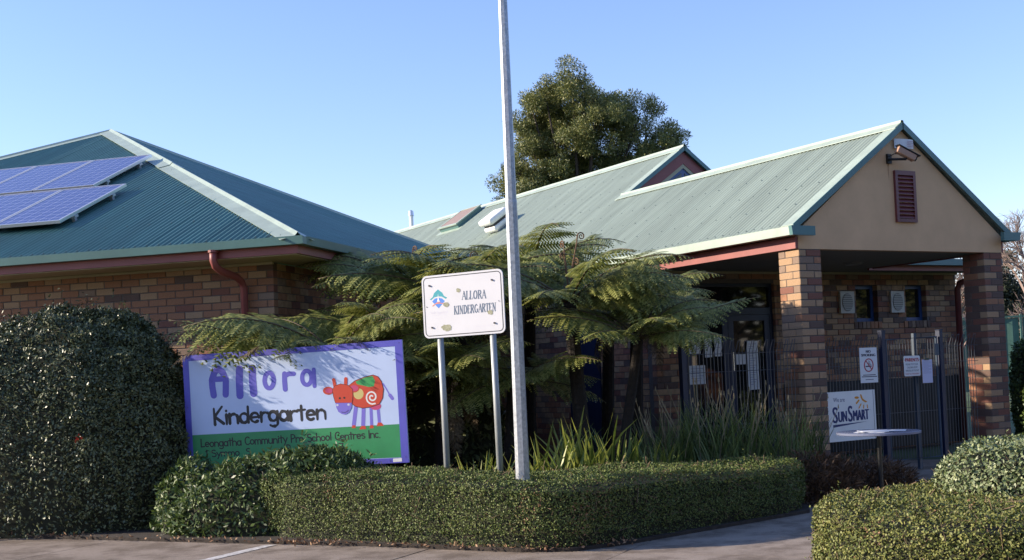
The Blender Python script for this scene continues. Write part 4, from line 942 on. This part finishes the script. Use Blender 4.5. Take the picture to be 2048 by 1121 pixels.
hedge('clipped_hedge', 'low clipped green hedge wrapping the corner in front of the lamp pole', 'hedge',
      [(-2.34, 11.24), (-1.1, 10.5), (-.1, 9.85), (.35, 9.72), (.8, 9.95), (1.7, 10.75), (2.68, 11.55), (2.8, 12.0), (2.45, 12.5), (1.9, 12.35), (1.2, 11.75), (.5, 11.2), (-.1, 10.95), (-.8, 11.5), (-1.7, 12.0), (-2.5, 11.75)],
      hF, .0165, .0115, LF_HED, 8200, .11, .026, seed=3, twigs=2600)
hedge('clipped_hedge', 'flat topped yellowish green hedge at the bottom right corner', 'hedge',
      [(1.83, 7.75), (1.78, 7.2), (2.05, 6.78), (2.5, 6.42), (2.75, 6.42), (3.6, 6.95), (4.6, 7.6), (4.7, 8.8), (3.2, 8.9), (2.4, 8.45)],
      lambda x, y: .555+.02*math.sin(2.5*x)*math.cos(2*y), .0175, .0115, LF_HED2, 9000, .10, .028, seed=5, twigs=2200)
hedge('rounded_shrub', 'rounded pale green shrub standing above the flat right hedge', 'shrub',
      [(2.78, 8.35), (2.86, 7.95), (3.15, 7.65), (3.7, 7.6), (4.4, 7.9), (4.5, 8.6), (3.9, 9.0), (3.2, 8.95)],
      lambda x, y: .78+.05*math.sin(4*x+1)-.10*max(0, 3.1-x), .027, .016, LF_PALE, 5200, .20, .035, .7, seed=8, twigs=300)
hedge('dark_hedge', 'dark green hedge beyond the right porch pillar', 'hedge',
      [(6.95, 16.35), (7.6, 16.1), (9.2, 16.6), (9.6, 18.2), (8.2, 19.2), (7.2, 18.0)], lambda x, y: 1.62+.05*math.sin(3*x), .05, .03, LF_SHR, 900, .25, .05, seed=9, twigs=0)
def bush(name, label, c, rl, rr, ry, h, n, L, W, m, p=(3.0, 2.1), seed=2, lobes=None, wob=.07):
    """rounded bush: wider on one side (rl left, rr right); surface leaves over a solid twiggy core"""
    root = thing(name, label, 'shrub', (c[0], c[1], 0)); th = rng.uniform(0, 2*np.pi, n); z = rng.random(n)**.8
    def surf(th, z):
        r = np.maximum(0, 1-z**p[0])**(1/p[1])*(.93+.07*np.sin(np.minimum(z*5, 1.57)))
        cx = np.cos(th); rx = np.where(cx < 0, rl, rr); return np.stack([cx*rx*r, np.sin(th)*ry*r, z*h], 1)
    k = int(n*.25); u = rng.random(k); th[:k] = rng.uniform(0, 6.283, k); z[:k] = np.maximum(0, 1-(np.sqrt(u)*.999)**p[1])**(1/p[0])
    P = surf(th, z); e = 1e-3; T1 = surf(th+e, z)-P; T2 = surf(th, np.minimum(z+e, .9999))-surf(th, np.minimum(z+e, .9999)-e); N = np.cross(T1, T2); N /= np.linalg.norm(N, axis=1)[:, None]+1e-12
    N[np.isnan(N).any(1)] = [0, 0, 1]; N[:, 2] += .15
    P = P+N*(lump(P, 2.2, seed)*wob+lump(P, 7, seed+1)*wob*.6+lump(P, 17, seed+5)*wob*.35-np.abs(rng.normal(0, .03, n)))[:, None]
    ii = rng.choice(len(P), len(P)//160); a = rng.uniform(.0, 1, (len(ii), 9)); dv = N[ii]+.4*rng.normal(size=(len(ii), 3)); hl = rng.uniform(.03, .14, len(ii))
    P = np.vstack([P, (P[ii][:, None]+dv[:, None]*(a*hl[:, None])[:, :, None]).reshape(-1, 3)]); N = np.vstack([N, np.repeat(N[ii], 9, 0)]); P[:, 2] = np.maximum(P[:, 2], .03)
    link('leaves', quads('leaves', leaf_faces(P, N, L, W, .75)), m, root, kind='stuff')
    V = []; F = []; a = 28; b = 12
    for j in range(b+1):
        zz = min(.97, j/b)
        q = surf(np.arange(a)*2*np.pi/a, np.full(a, zz)); V += (q*[.90, .90, .95]).tolist()
    for j in range(b):
        for i in range(a): F.append((j*a+i, j*a+(i+1) % a, (j+1)*a+(i+1) % a, (j+1)*a+i))
    F.append(tuple(b*a+i for i in range(a)))
    link('core', mesh('core', V, F), M_CORE, root)
    return root
bush('large_bush', 'large rounded glossy dark green bush against the left brick wall', (-4.5, 13.08), 2.7, 1.30, 1.0, 2.38, 90000, .038, .018, LF_BIG, (2.35, 2.0), wob=.10)
k = COL.objects['large_bush']
q = quads('flower', leaf_quads(np.array([[.17, -.93, .98]]*9), np.tile([0, -.5, .2], (9, 1)), .05, .03, 1.2)); link('flower', q, mat('red_flower', (.6, .05, .02), .6), k)
bush('leafy_shrub', 'mid green leafy shrub in front of the painted sign board', (-1.95, 11.72), 1.45, .85, .40, .80, 10500, .062, .021, LF_SHR, (1.9, 2.0), seed=12, wob=.05)
bush('leafy_shrub', 'low dark shrub between the large bush and the painted sign', (-3.1, 12.12), .5, .5, .42, .62, 5000, .062, .021, LF_SHR, (2.6, 2.0), seed=15, wob=.12)
LF_BRZ = mat('bronze_leaf', (.065, .034, .016), .6, col2=(.17, .09, .042), island=True, scale=3, trans=.1)
def spray(name, label, c, rx, ry, h, n, m, L=.09, W=.007):
    root = thing(name, label, 'plant', (c[0], c[1], 0)); a = rng.uniform(0, 6.283, n); r = np.sqrt(rng.random(n))
    P = np.stack([np.cos(a)*rx*r, np.sin(a)*ry*r, h*rng.random(n)*np.sqrt(1-r*r*.8)], 1); N = np.stack([np.cos(a)*.8, np.sin(a)*.8, np.full(n, .5)], 1)
    link('foliage', quads('foliage', leaf_quads(P, N, L, W, .7)), m, root, kind='stuff'); return root
spray('bronze_plant', 'bronze brown low feathery plant at the hedge end by the table', (3.0, 12.6), .5, .45, .50, 5200, LF_BRZ, .10, .012)
spray('bronze_plant', 'dark bronze feathery clump at the foot of the gate side fence', (3.75, 13.5), .6, .45, .36, 4200, LF_BRZ, .10, .012)

# ------------------------------------------------------------ strap leaved plants
M_STRAP = mat('yellow_green_strap_leaf', (.12, .17, .03), .4, col2=(.34, .36, .07), island=True, scale=2, trans=.35)
M_FLAX = mat('grey_green_strap_leaf', (.075, .115, .03), .45, col2=(.22, .27, .085), island=True, scale=2, trans=.25)
M_DRYL = mat('dry_straw_leaf', (.30, .24, .14), .7, var=.3)
def blades(n, Lr, w, spread, lean, seg=5):
    V = []; F = []
    for _ in range(n):
        a = rng.uniform(0, 6.283); r0 = spread*math.sqrt(rng.random()); L = rng.uniform(*Lr); th = abs(rng.normal(0, lean)); cur = rng.uniform(.1, .55)
        p = np.array([r0*math.cos(a*1.7), r0*math.sin(a*1.7), 0.]); d = np.array([math.cos(a), math.sin(a)]); side = rng.uniform(0, 6.283); sv = np.array([math.cos(side), math.sin(side), 0])
        b0 = len(V); ang = th
        for i in range(seg+1):
            t = i/seg; ww = w*(1-t**2.2)*(.75+.25*min(1, t*4))+.0015
            V += [tuple(p-sv*ww/2), tuple(p+sv*ww/2)]
            if i: q = b0+2*i; F.append((q-2, q-1, q+1, q))
            st = L/seg; p = p+np.array([d[0]*math.sin(ang)*st, d[1]*math.sin(ang)*st, math.cos(ang)*st]); ang += cur/seg*(1+2*t)
    return mesh('leaf_blades', V, F, True)
st_me = [blades(48, (.32, .64), .03, .15, .22) for _ in range(3)]; st_dry = blades(5, (.3, .5), .022, .13, .5)
ORD = ['leftmost', 'second from the left', 'third from the left', 'fourth from the left', 'fifth from the left', 'sixth from the left', 'seventh from the left', 'eighth from the left', 'rightmost']
for i, (x, y, s) in enumerate([(-.36, 11.85, 1.15), (.0, 11.6, 1.25), (.3, 11.65, 1.35), (.42, 12.05, 1.6), (.58, 11.8, 1.45), (.76, 12.1, 1.7), (1.02, 12.1, 1.4), (1.28, 12.3, 1.25), (1.52, 12.45, 1.1)]):
    t = thing('strap_plant', f'yellow green strap leaved clump behind the low hedge, {ORD[i]} of nine', 'plant', (x, y, .02), rng.uniform(0, 6), 'strap leaved plants behind the hedge'); t.scale = (s, s, s)
    link('leaf_blades', st_me[i % 3], M_STRAP, t); link('dry_blades', st_dry, M_DRYL, t)
fx_me = [blades(130, (.6, 1.05), .017, .24, .24) for _ in range(3)]
stem_me = MB()
for _ in range(9):
    a = rng.uniform(0, 6.283); l = rng.uniform(.85, 1.2); e = rng.uniform(.05, .35); r = .1
    stem_me.tube([(r*math.cos(a), r*math.sin(a), 0), ((r+e*.4)*math.cos(a), (r+e*.4)*math.sin(a), l*.6), ((r+e)*math.cos(a), (r+e)*math.sin(a), l)], [.004, .0035, .003], 4)
    stem_me.tube([((r+e)*math.cos(a), (r+e)*math.sin(a), l-.01), ((r+e)*math.cos(a), (r+e)*math.sin(a), l+.035)], [.009, .004], 5)
stem_me = mesh('seed_stems', stem_me.v, stem_me.f)
for i, (x, y, s) in enumerate([(1.55, 13.3, 1.0), (1.62, 12.85, .95), (1.95, 12.9, 1.1), (2.05, 13.35, 1.1), (2.3, 12.95, 1.1), (2.55, 13.2, 1.05), (2.85, 13.05, 1.0), (3.2, 13.6, .95)]):
    t = thing('upright_plant', f'tall narrow grey green upright plant before the porch fence, {(ORD[:7]+ORD[8:])[i]} of eight', 'plant', (x, y, .02), rng.uniform(0, 6), 'tall narrow leaved plants before the porch fence'); t.scale = (s, s, s)
    link('leaf_blades', fx_me[i % 3], M_FLAX, t); link('seed_stems', stem_me, M_DRYL, t)

# ------------------------------------------------------------ tree ferns
M_FERN = mat('fern_green', (.12, .15, .03), .45, col2=(.36, .37, .11), island=True, scale=1.5, trans=.38)
M_FERND = mat('dead_fern_brown', (.09, .06, .035), .8, col2=(.19, .14, .085), island=True, scale=1.5, trans=.1)
M_STALK = mat('fern_stalk', (.09, .06, .025), .6, var=.3)
M_TRUNK = mat('fibrous_fern_trunk', (.018, .013, .01), .95, var=.5, scale=30, bump=.9, bscale=45)
def frond_meshes(e0, droop, seed, npair=22, wmax=.27, twist=.0):
    """unit length frond growing along +x; returns leaf mesh and stalk mesh"""
    r = np.random.default_rng(seed); n = 60; pts = [np.zeros(3)]; dirs = []
    for i in range(n):
        a = e0-droop*((i/n)**1.35); d = np.array([math.cos(a), .10*math.sin(i/n*2+seed), math.sin(a)]); d /= np.linalg.norm(d); dirs.append(d); pts.append(pts[-1]+d/n)
    Q = []
    for j in range(npair):
        s = .13+.86*(j/(npair-1))**.93; i = min(n-1, int(s*n)); o = pts[i]; T_ = dirs[i]; Y = np.array([0, 1., 0]); Y -= T_*(Y@T_); Y /= np.linalg.norm(Y); Nn = np.cross(T_, Y)
        sh = min(1, .45+2.2*(s-.13))*max(.04, 1-max(0, (s-.38)/.62)**1.25); lp = wmax*sh*(1+.08*r.normal())
        for sg in (-1, 1):
            a = R(22+16*s+4*r.normal()); dr = Y*sg*math.cos(a)+T_*math.sin(a)+Nn*.10*r.normal(); dr /= np.linalg.norm(dr); dp = .22+.2*r.random()
            m = max(4, int(13*sh)+2); sp = lp/m
            for q in range(m):
                t = (q+.5)/m; b = o+dr*lp*t-Nn*lp*dp*t*t; dd = dr-Nn*2*dp*t; dd /= np.linalg.norm(dd)
                pl = .155*lp*(1-t**2)**.7*(.9+.2*r.random())+.005; pv = np.cross(Nn, dr); pv /= np.linalg.norm(pv)
                for s2 in (-1, 1):
                    e = pv*s2*.93+dd*.36-Nn*.28; tip = b+e*pl; ww = sp*.42
                    Q.append([b-dd*ww, b+dd*ww, tip+dd*ww*.35, tip-dd*ww*.25])
    st = MB().tube([tuple(pts[i]) for i in range(0, n+1, 5)], [.0085*(1-.85*i/n)+.001 for i in range(0, n+1, 5)], 5)
    return quads('frond', np.array(Q)), mesh('stalk', st.v, st.f, True)
FR = [frond_meshes(R(58), R(85), 1, 24, .31), frond_meshes(R(42), R(62), 2, 24, .31), frond_meshes(R(28), R(45), 3, 24, .32), frond_meshes(R(14), R(35), 4, 24, .31), frond_meshes(R(66), R(115), 5, 22, .28), frond_meshes(R(2), R(50), 6, 20, .27), frond_meshes(R(-5), R(75), 7, 20, .25), frond_meshes(R(24), R(14), 8, 22, .26)]
def crosier(h, lean):
    pts = [(0, 0, 0), (lean*.3, 0, h*.5), (lean*.7, 0, h*.85)]; rad = [.011, .009, .007]
    c = (lean*.85+.03, h*.95)
    for i in range(16):
        a = R(180-i*38); rr = .045*(1-i/18); pts.append((c[0]+rr*math.cos(a), 0, c[1]+rr*math.sin(a))); rad.append(.008-.0002*i)
    return pts, rad
def fern(label, x, y, h, lean, fr, crosiers=0, dead=1, trunk_r=.085):
    """fr: list of (bearing, variant, length)"""
    k = thing('tree_fern', label, 'tree fern', (x-lean[0], y-lean[1], 0), group='tree ferns between the two buildings')
    lx, ly = lean; tp = (lx, ly, h)
    tk = MB().tube([(0, 0, 0), (lx*.25, ly*.25, h*.35), (lx*.65, ly*.65, h*.7), tp], [trunk_r*1.3, trunk_r, trunk_r*.9, trunk_r*.8], 10); tk.build('trunk', M_TRUNK, k)
    for (b, v, L) in fr:
        o = link('frond', FR[v][0], M_FERN, k, loc=tp, rot=(rng.uniform(-.12, .12)+.42*math.cos(R(90-b)), 0, R(90-b)), scale=(L, L, L)); link('stalk', FR[v][1], M_STALK, o)
    for i in range(dead):
        b = rng.uniform(0, 360); L = rng.uniform(.8, 1.3)*.9
        o = link('dead_frond', FR[6][0], M_FERND, k, loc=(tp[0], tp[1], tp[2]-.05), rot=(rng.uniform(-.3, .3), R(rng.uniform(15, 45)), R(90-b)), scale=(L, L*.6, L)); link('stalk', FR[6][1], M_STALK, o)
    for i in range(crosiers):
        p, rd = crosier(rng.uniform(.42, .75), rng.uniform(.05, .22)); MB().tube(p, rd, 6).build('fiddlehead', mat('fiddlehead_brown', (.13, .07, .035), .8, var=.3), k, loc=tp, rot=(0, 0, rng.uniform(0, 6.28)))
    return k
def ring(n, vs, Lr, b0=0, jit=14): return [(b0+360*i/n+rng.uniform(-jit, jit), vs[i % len(vs)], rng.uniform(*Lr)) for i in range(n)]
fern('tree fern with wide low fronds arching over the painted sign board', -1.85, 13.0, 1.66, (.1, .1),
     [(-97, 7, 1.8), (-92, 2, 1.95), (-84, 2, 1.8), (-112, 1, 1.7), (-68, 1, 1.6), (-132, 2, 1.25), (-165, 2, 1.0), (160, 2, 1.1), (125, 1, 1.35), (98, 2, 1.5), (75, 1, 1.5), (45, 1, 1.4), (15, 0, 1.3), (-20, 1, 1.3), (-45, 0, 1.35), (-150, 3, 1.0), (105, 0, 1.4), (-90, 1, 1.75), (-105, 3, 1.6), (140, 0, 1.1)], 0, 2)
fern('tall tree fern behind the white name sign', -.55, 13.7, 2.30, (.15, .1), ring(10, [2, 3, 1, 2], (1.4, 1.75), 7)+[(-85, 2, 1.7), (75, 2, 1.8), (-60, 2, 1.6), (180, 2, 1.6), (150, 1, 1.6), (-140, 1, 1.6)], 1, 1)
fern('tree fern with bright fronds directly behind the lamp pole', .62, 12.9, 2.16, (-.1, .1), ring(10, [2, 1, 3], (1.2, 1.5), 20)+[(-95, 1, 1.6), (-80, 2, 1.55), (88, 2, 1.45), (70, 2, 1.5), (105, 1, 1.5)], 4, 0)
fern('leaning tree fern whose frond reaches towards the sunlit pillar', 1.32, 12.75, 1.74, (.28, .0), [(88, 7, 1.32), (100, 3, 1.0), (60, 2, 1.0), (30, 0, 1.25), (130, 3, 1.1), (170, 2, 1.0), (-150, 3, 1.1), (-110, 2, 1.3), (-75, 1, 1.3), (-30, 1, 1.2), (5, 0, 1.1), (75, 0, 1.0), (45, 2, 1.1), (110, 1, 1.0)], 0, 0, .06)
fern('tree fern standing against the hipped roof with fronds above its gutter', -1.2, 14.5, 2.45, (.1, .1), ring(10, [1, 2, 3], (1.3, 1.6), 40)+[(-88, 1, 1.45), (-70, 0, 1.5)], 1, 2)
fern('shaded tree fern under the eave of the classroom building', -1.45, 13.75, 1.9, (.1, .1), ring(11, [1, 2, 3], (1.2, 1.5), 10), 1, 2)
fern('low shaded tree fern behind the strap leaved plants', .0, 13.2, 1.35, (.1, .1), ring(10, [2, 3, 5], (1.0, 1.3), 25), 0, 1)
fern('tree fern with drooping fronds beside the door wall', 1.45, 14.1, 2.15, (.1, .1), ring(10, [1, 2, 3], (1.1, 1.35), 15), 1, 2)
fern('small tree fern between the painted board and the white name sign', -.75, 12.9, 1.45, (.05, .1), ring(14, [1, 2, 3], (1.0, 1.3), 33), 0, 2)
fern('tree fern in the shade beside the porch side wall', 1.25, 15.7, 2.12, (.1, .1), ring(15, [1, 2, 0, 3], (1.3, 1.6), 5), 0, 1)
fern('tree fern deep between the buildings below the pale roof gutter', .25, 15.3, 2.5, (.1, .1), ring(15, [1, 2, 0, 3], (1.4, 1.7), 35), 0, 1)
bush('shade_shrub', 'dark leafy shrub in deep shade behind the white name sign posts', (-.75, 13.9), 1.0, .8, .4, 1.5, 5000, .10, .04, LF_BIG, (2.6, 2.2), seed=31, wob=.1)
# fallen dead fronds caught on top of the painted board
for i, (x, y, z, b, L) in enumerate([(-3.05, 12.6, 1.86, -105, .55), (-1.75, 12.1, 1.87, 80, .62), (-2.35, 12.3, 1.86, -95, .5)]):
    t = thing('fallen_frond', ['dry brown frond draped over the top left corner of the painted board', 'dry brown frond lying along the right top edge of the painted board', 'small dry frond caught on the middle top edge of the painted board'][i], 'dead frond', (x, y, z), R(90-b))
    link('leaflets', FR[5][0], M_FERND, t, scale=(L, L*.55, L), rot=(0, R(8), 0)); link('stalk', FR[5][1], M_STALK, t, scale=(L, L, L), rot=(0, R(8), 0))

# ============================================================ trees behind
BARK = mat('dark_bark', (.05, .038, .03), .9, var=.3, scale=6)
LF_AC = mat('olive_tree_leaf', (.07, .095, .024), .5, col2=(.27, .27, .085), island=True, scale=.5, trans=.15)
LOBES = [(2.54, 12.17, 0.83), (1.56, 11.93, 0.7), (1.03, 11.58, 0.59), (0.81, 10.66, 0.64), (1.74, 10.9, 1.01), (2.68, 11.04, 1.01), (3.52, 11.38, 0.74), (4.28, 11.63, 0.4), (4.15, 10.8, 0.92), (4.98, 10.85, 0.74), (5.52, 10.55, 0.55), (5.22, 10.01, 0.77), (4.38, 9.76, 0.92), (3.18, 9.91, 1.1), (2.06, 9.67, 1.1), (1.04, 9.72, 0.77), (0.92, 8.88, 0.83), (1.83, 8.57, 1.01), (2.94, 8.71, 0.92), (4.06, 8.94, 0.74), (5.76, 9.7, 0.55), (6.24, 10.06, 0.4), (6.0, 9.85, .5), (6.45, 9.9, .3), (5.83, 9.24, 0.4), (5.09, 9.08, 0.55), (-0.02, 8.65, 0.51), (-0.22, 8.19, 0.44), (0.51, 7.97, 0.66), (1.6, 7.65, 0.83), (2.72, 7.79, 0.83), (3.84, 8.11, 0.74), (2.18, 12.37, 0.51), (2.74, 12.63, 0.4), (1.34, 12.41, 0.37), (1.3, 11.0, .8), (1.2, 10.2, .8), (2.2, 11.5, .9), (3.3, 10.7, .9), (.6, 9.3, .6), (1.9, 9.2, .9), (3.6, 9.3, .9), (4.8, 9.5, .7)]
def tree(name, label, base, lobes, trunk_h, m, dens, L, W, yspread=1.5, bark=BARK):
    k = thing(name, label, 'tree', base); b = MB(); bx = np.array([base[0], base[1], 0]); P = []; N = []
    zlo = min(q[1]-q[2] for q in lobes); cx = np.mean([q[0] for q in lobes])-base[0]
    b.tube([(0, 0, 0), (cx*.2, 0, trunk_h*.5), (cx*.5, 0, trunk_h)], [.34, .28, .22], 9)
    for (x, z, r) in lobes:
        yy = rng.uniform(-1, 1)*yspread; c = np.array([x-base[0], yy, z])
        p0 = np.array([cx*.5, 0, trunk_h]); md = (p0*.45+c*.55)+np.array([0, 0, -.25])
        b.tube([tuple(p0), tuple(md), tuple(c)], [.10, .06, .02], 5)
        ns = max(4, int(15*r*r/.5))
        for _ in range(ns):
            d = rng.normal(size=3); d /= np.linalg.norm(d); sc = c+d*r*1.12*rng.random()**.45*np.array([1.1, 1.25, .85]); sr = rng.uniform(.14, .46)
            b.tube([tuple(c*.5+sc*.5-np.array([0, 0, .08])), tuple(sc)], [.022, .008], 3, False)
            n = int(dens*sr*sr); q = rng.normal(size=(n, 3)); q /= np.linalg.norm(q, axis=1)[:, None]; rad = sr*rng.random(n)**.5
            P.append(sc+q*rad[:, None]*[1, 1, .8]); N.append(q+[0, 0, .2])
    b.build('trunk', bark, k); P = np.vstack(P); N = np.vstack(N)
    link('crown', quads('crown', leaf_quads(P, N, L, W, .7)), m, k, kind='stuff'); return k
tree('blackwood_tree', 'tall dense olive green tree behind the pale green roof', (2.4, 45, 0), [(a, b-.12-max(0, b-11.3)*.4, r*.95) for a, b, r in LOBES], 5.2, LF_AC, 3600, .10, .03)
def bare(name, label, base, h, seed, m, spread=.5, depth=5, r0=.16, pale=False):
    r = np.random.default_rng(seed); k = thing(name, label, 'tree', base); b = MB(); tw = MB()
    def grow(p, d, L, rad, lv):
        q = p+d*L; mid = (p+q)/2+r.normal(0, .04*L, 3)
        (b if lv < 3 else tw).tube([tuple(p), tuple(mid), tuple(q)], [rad, rad*.85, rad*.7], 5 if lv < 2 else 3, False)
        if lv >= depth: return
        for _ in range(3 if lv < depth-1 else 4):
            nd = d+r.normal(0, spread, 3)+np.array([0, 0, .12]); nd /= np.linalg.norm(nd); grow(q if r.random() > .35 else mid, nd, L*r.uniform(.62, .82), rad*.6, lv+1)
    grow(np.zeros(3), np.array([0, 0, 1.]), h*.3, r0, 0)
    b.build('trunk', m, k); tw.build('twigs', m, k, kind='stuff'); return k
M_BARE = mat('pale_bare_bark', (.26, .20, .155), .9, var=.2)
bare('bare_tree', 'large bare winter tree beyond the right gutter end', (23.7, 55, 0), 9.0, 4, mat('pinkish_bare_twigs', (.25, .18, .15), .9), .55, 7, .24)
bare('bare_tree', 'broad bare tree low behind the green fence', (23.2, 52, 0), 6.0, 11, mat('pinkish_bare_twigs', (.25, .18, .15), .9), .6, 6, .15)
bare('bare_tree', 'small pale bare tree seen between downpipe and dark pillar', (10.9, 30, 0), 4.6, 6, M_BARE, .42, 4, .10)
bare('bare_tree', 'thin bare tree far behind the porch downpipe', (12.9, 36, 0), 6.2, 9, mat('pinkish_bare_twigs', (.25, .18, .15), .9), .5, 6, .09)
CON = [(24.0, 6.2, .6), (24.4, 5.7, .8), (24.9, 5.2, .9), (24.2, 4.9, .9), (25.4, 4.6, .9), (24.7, 4.1, 1.1), (23.9, 4.0, .9), (25.8, 3.8, .8), (24.3, 3.2, 1.1), (25.3, 3.0, 1.1)]
tree('conifer_tree', 'dark conifer beside the right porch pillar in the distance', (24.6, 62, 0), CON, 2.6, mat('dark_conifer_leaf', (.012, .022, .012), .6, col2=(.04, .055, .03), island=True, scale=.5), 700, .22, .07)
# far fence, house and lawn
k = thing('green_metal_fence', 'green corrugated metal fence on the far right behind the lawn', 'fence', (15.6, 38, 0), R(-8))
M_GF = mat('green_fence_steel', (.07, .15, .12), .5, var=.1)
for i in range(6):
    b = MB(); x0 = -7+i*2.4
    prof = [(x0+.06+j*.19, (0 if j % 2 else .03)) for j in range(13)]
    v = [(x, y, z) for z in (.3, 2.55) for x, y in prof]; b.add(v, [(j, j+1, j+14, j+13) for j in range(12)]); b.build('fence_sheet', M_GF, k)
    box('rail', M_GF, k, x0, x0+2.4, -.035, -.001, 2.56, 2.62); box('fence_post', M_GF, k, x0-.03, x0+.03, -.04, .04, 0, 2.66)
k = thing('distant_house', 'distant cream house with orange tiled roof on the far right', 'house', (29.5, 72, 0), R(-12))
box('wall', mat('cream_house_wall', (.55, .47, .34), .8), k, -5, 5, 0, 7, 0, 4.1)
MB().add([(-5.4, -.4, 4.1), (5.4, -.4, 4.1), (5.4, 7.4, 4.1), (-5.4, 7.4, 4.1), (-3, 3.5, 5.6), (3, 3.5, 5.6)], [(0, 1, 5, 4), (2, 3, 4, 5), (0, 4, 3), (1, 2, 5), (0, 3, 2, 1)]).build('roof', mat('orange_roof_tiles', (.40, .14, .06), .8, var=.2), k)
for x in (-3.2, -.6, 2.2): wo = box('window', M_WHITE, k, x, x+1.2, -.05, -.002, 2.2, 3.4); box('pane', M_GLASS, wo, x+.08, x+1.12, -.06, -.051, 2.28, 3.32)

# unseen trees added behind the viewpoint: block low sky light, reflect in window glass
def unseen_tree(seed):
    r = np.random.default_rng(seed); c = r.normal(size=(26, 3)); c /= np.linalg.norm(c, axis=1)[:, None]; c = c*[2.6, 2.6, 2.9]*(r.random((26, 1))**.35)+[0, 0, 5.6]
    P = np.vstack([q+(lambda d: d/np.linalg.norm(d, axis=1)[:, None]*1.25*r.random((150, 1))**.4)(r.normal(size=(150, 3))) for q in c]); N = P-[0, 0, 5.2]; N /= np.linalg.norm(N, axis=1)[:, None]
    t = MB().tube([(0, 0, 0), (.1, 0, 2), (0, .1, 5.5)], [.28, .22, .1], 8)
    for q in c[:12]: t.tube([(.05, .05, 3.2), tuple(q)], [.09, .03], 5)
    return quads('crown', leaf_quads(P, N, .36, .24, .8)), mesh('trunk', t.v, t.f)
ST = [unseen_tree(21), unseen_tree(22)]
for i, (x, y, sc) in enumerate([(-9, -22, 1.05), (-3.5, -24, 1.2), (2.5, -23, 1.1), (8, -21, 1.25), (13.5, -17, 1.15), (18, -12, 1.2), (21.5, -6, 1.1), (24, .5, 1.15)]):
    t = thing('unseen_tree', f'unseen leafy tree added behind the viewpoint to close off low sky, {ORD[i if i < 7 else 8]} of eight', 'tree', (x, y, 0), i*1.3, 'unseen trees added behind the viewpoint'); t.scale = (sc*1.25, sc*1.25, sc)
    link('crown', ST[i % 2][0], LF_AC, t, kind='stuff'); link('trunk', ST[i % 2][1], BARK, t)

for i, (x, y, sc) in enumerate([(27, -12, 1.4), (29, -5, 1.5), (31, 2, 1.4), (27, 9, 1.5), (31, 13.5, 1.6), (24, 14.5, 1.2)]):
    t = thing('garden_tree', f'broad low garden tree behind the added trees, {ORD[i if i < 5 else 8]} of six', 'tree', (x, y, 0), i*.9, 'garden trees behind the viewpoint'); t.scale = (sc, sc, sc*.5)
    link('crown', ST[i % 2][0], LF_AC, t, kind='stuff'); link('trunk', ST[i % 2][1], BARK, t)
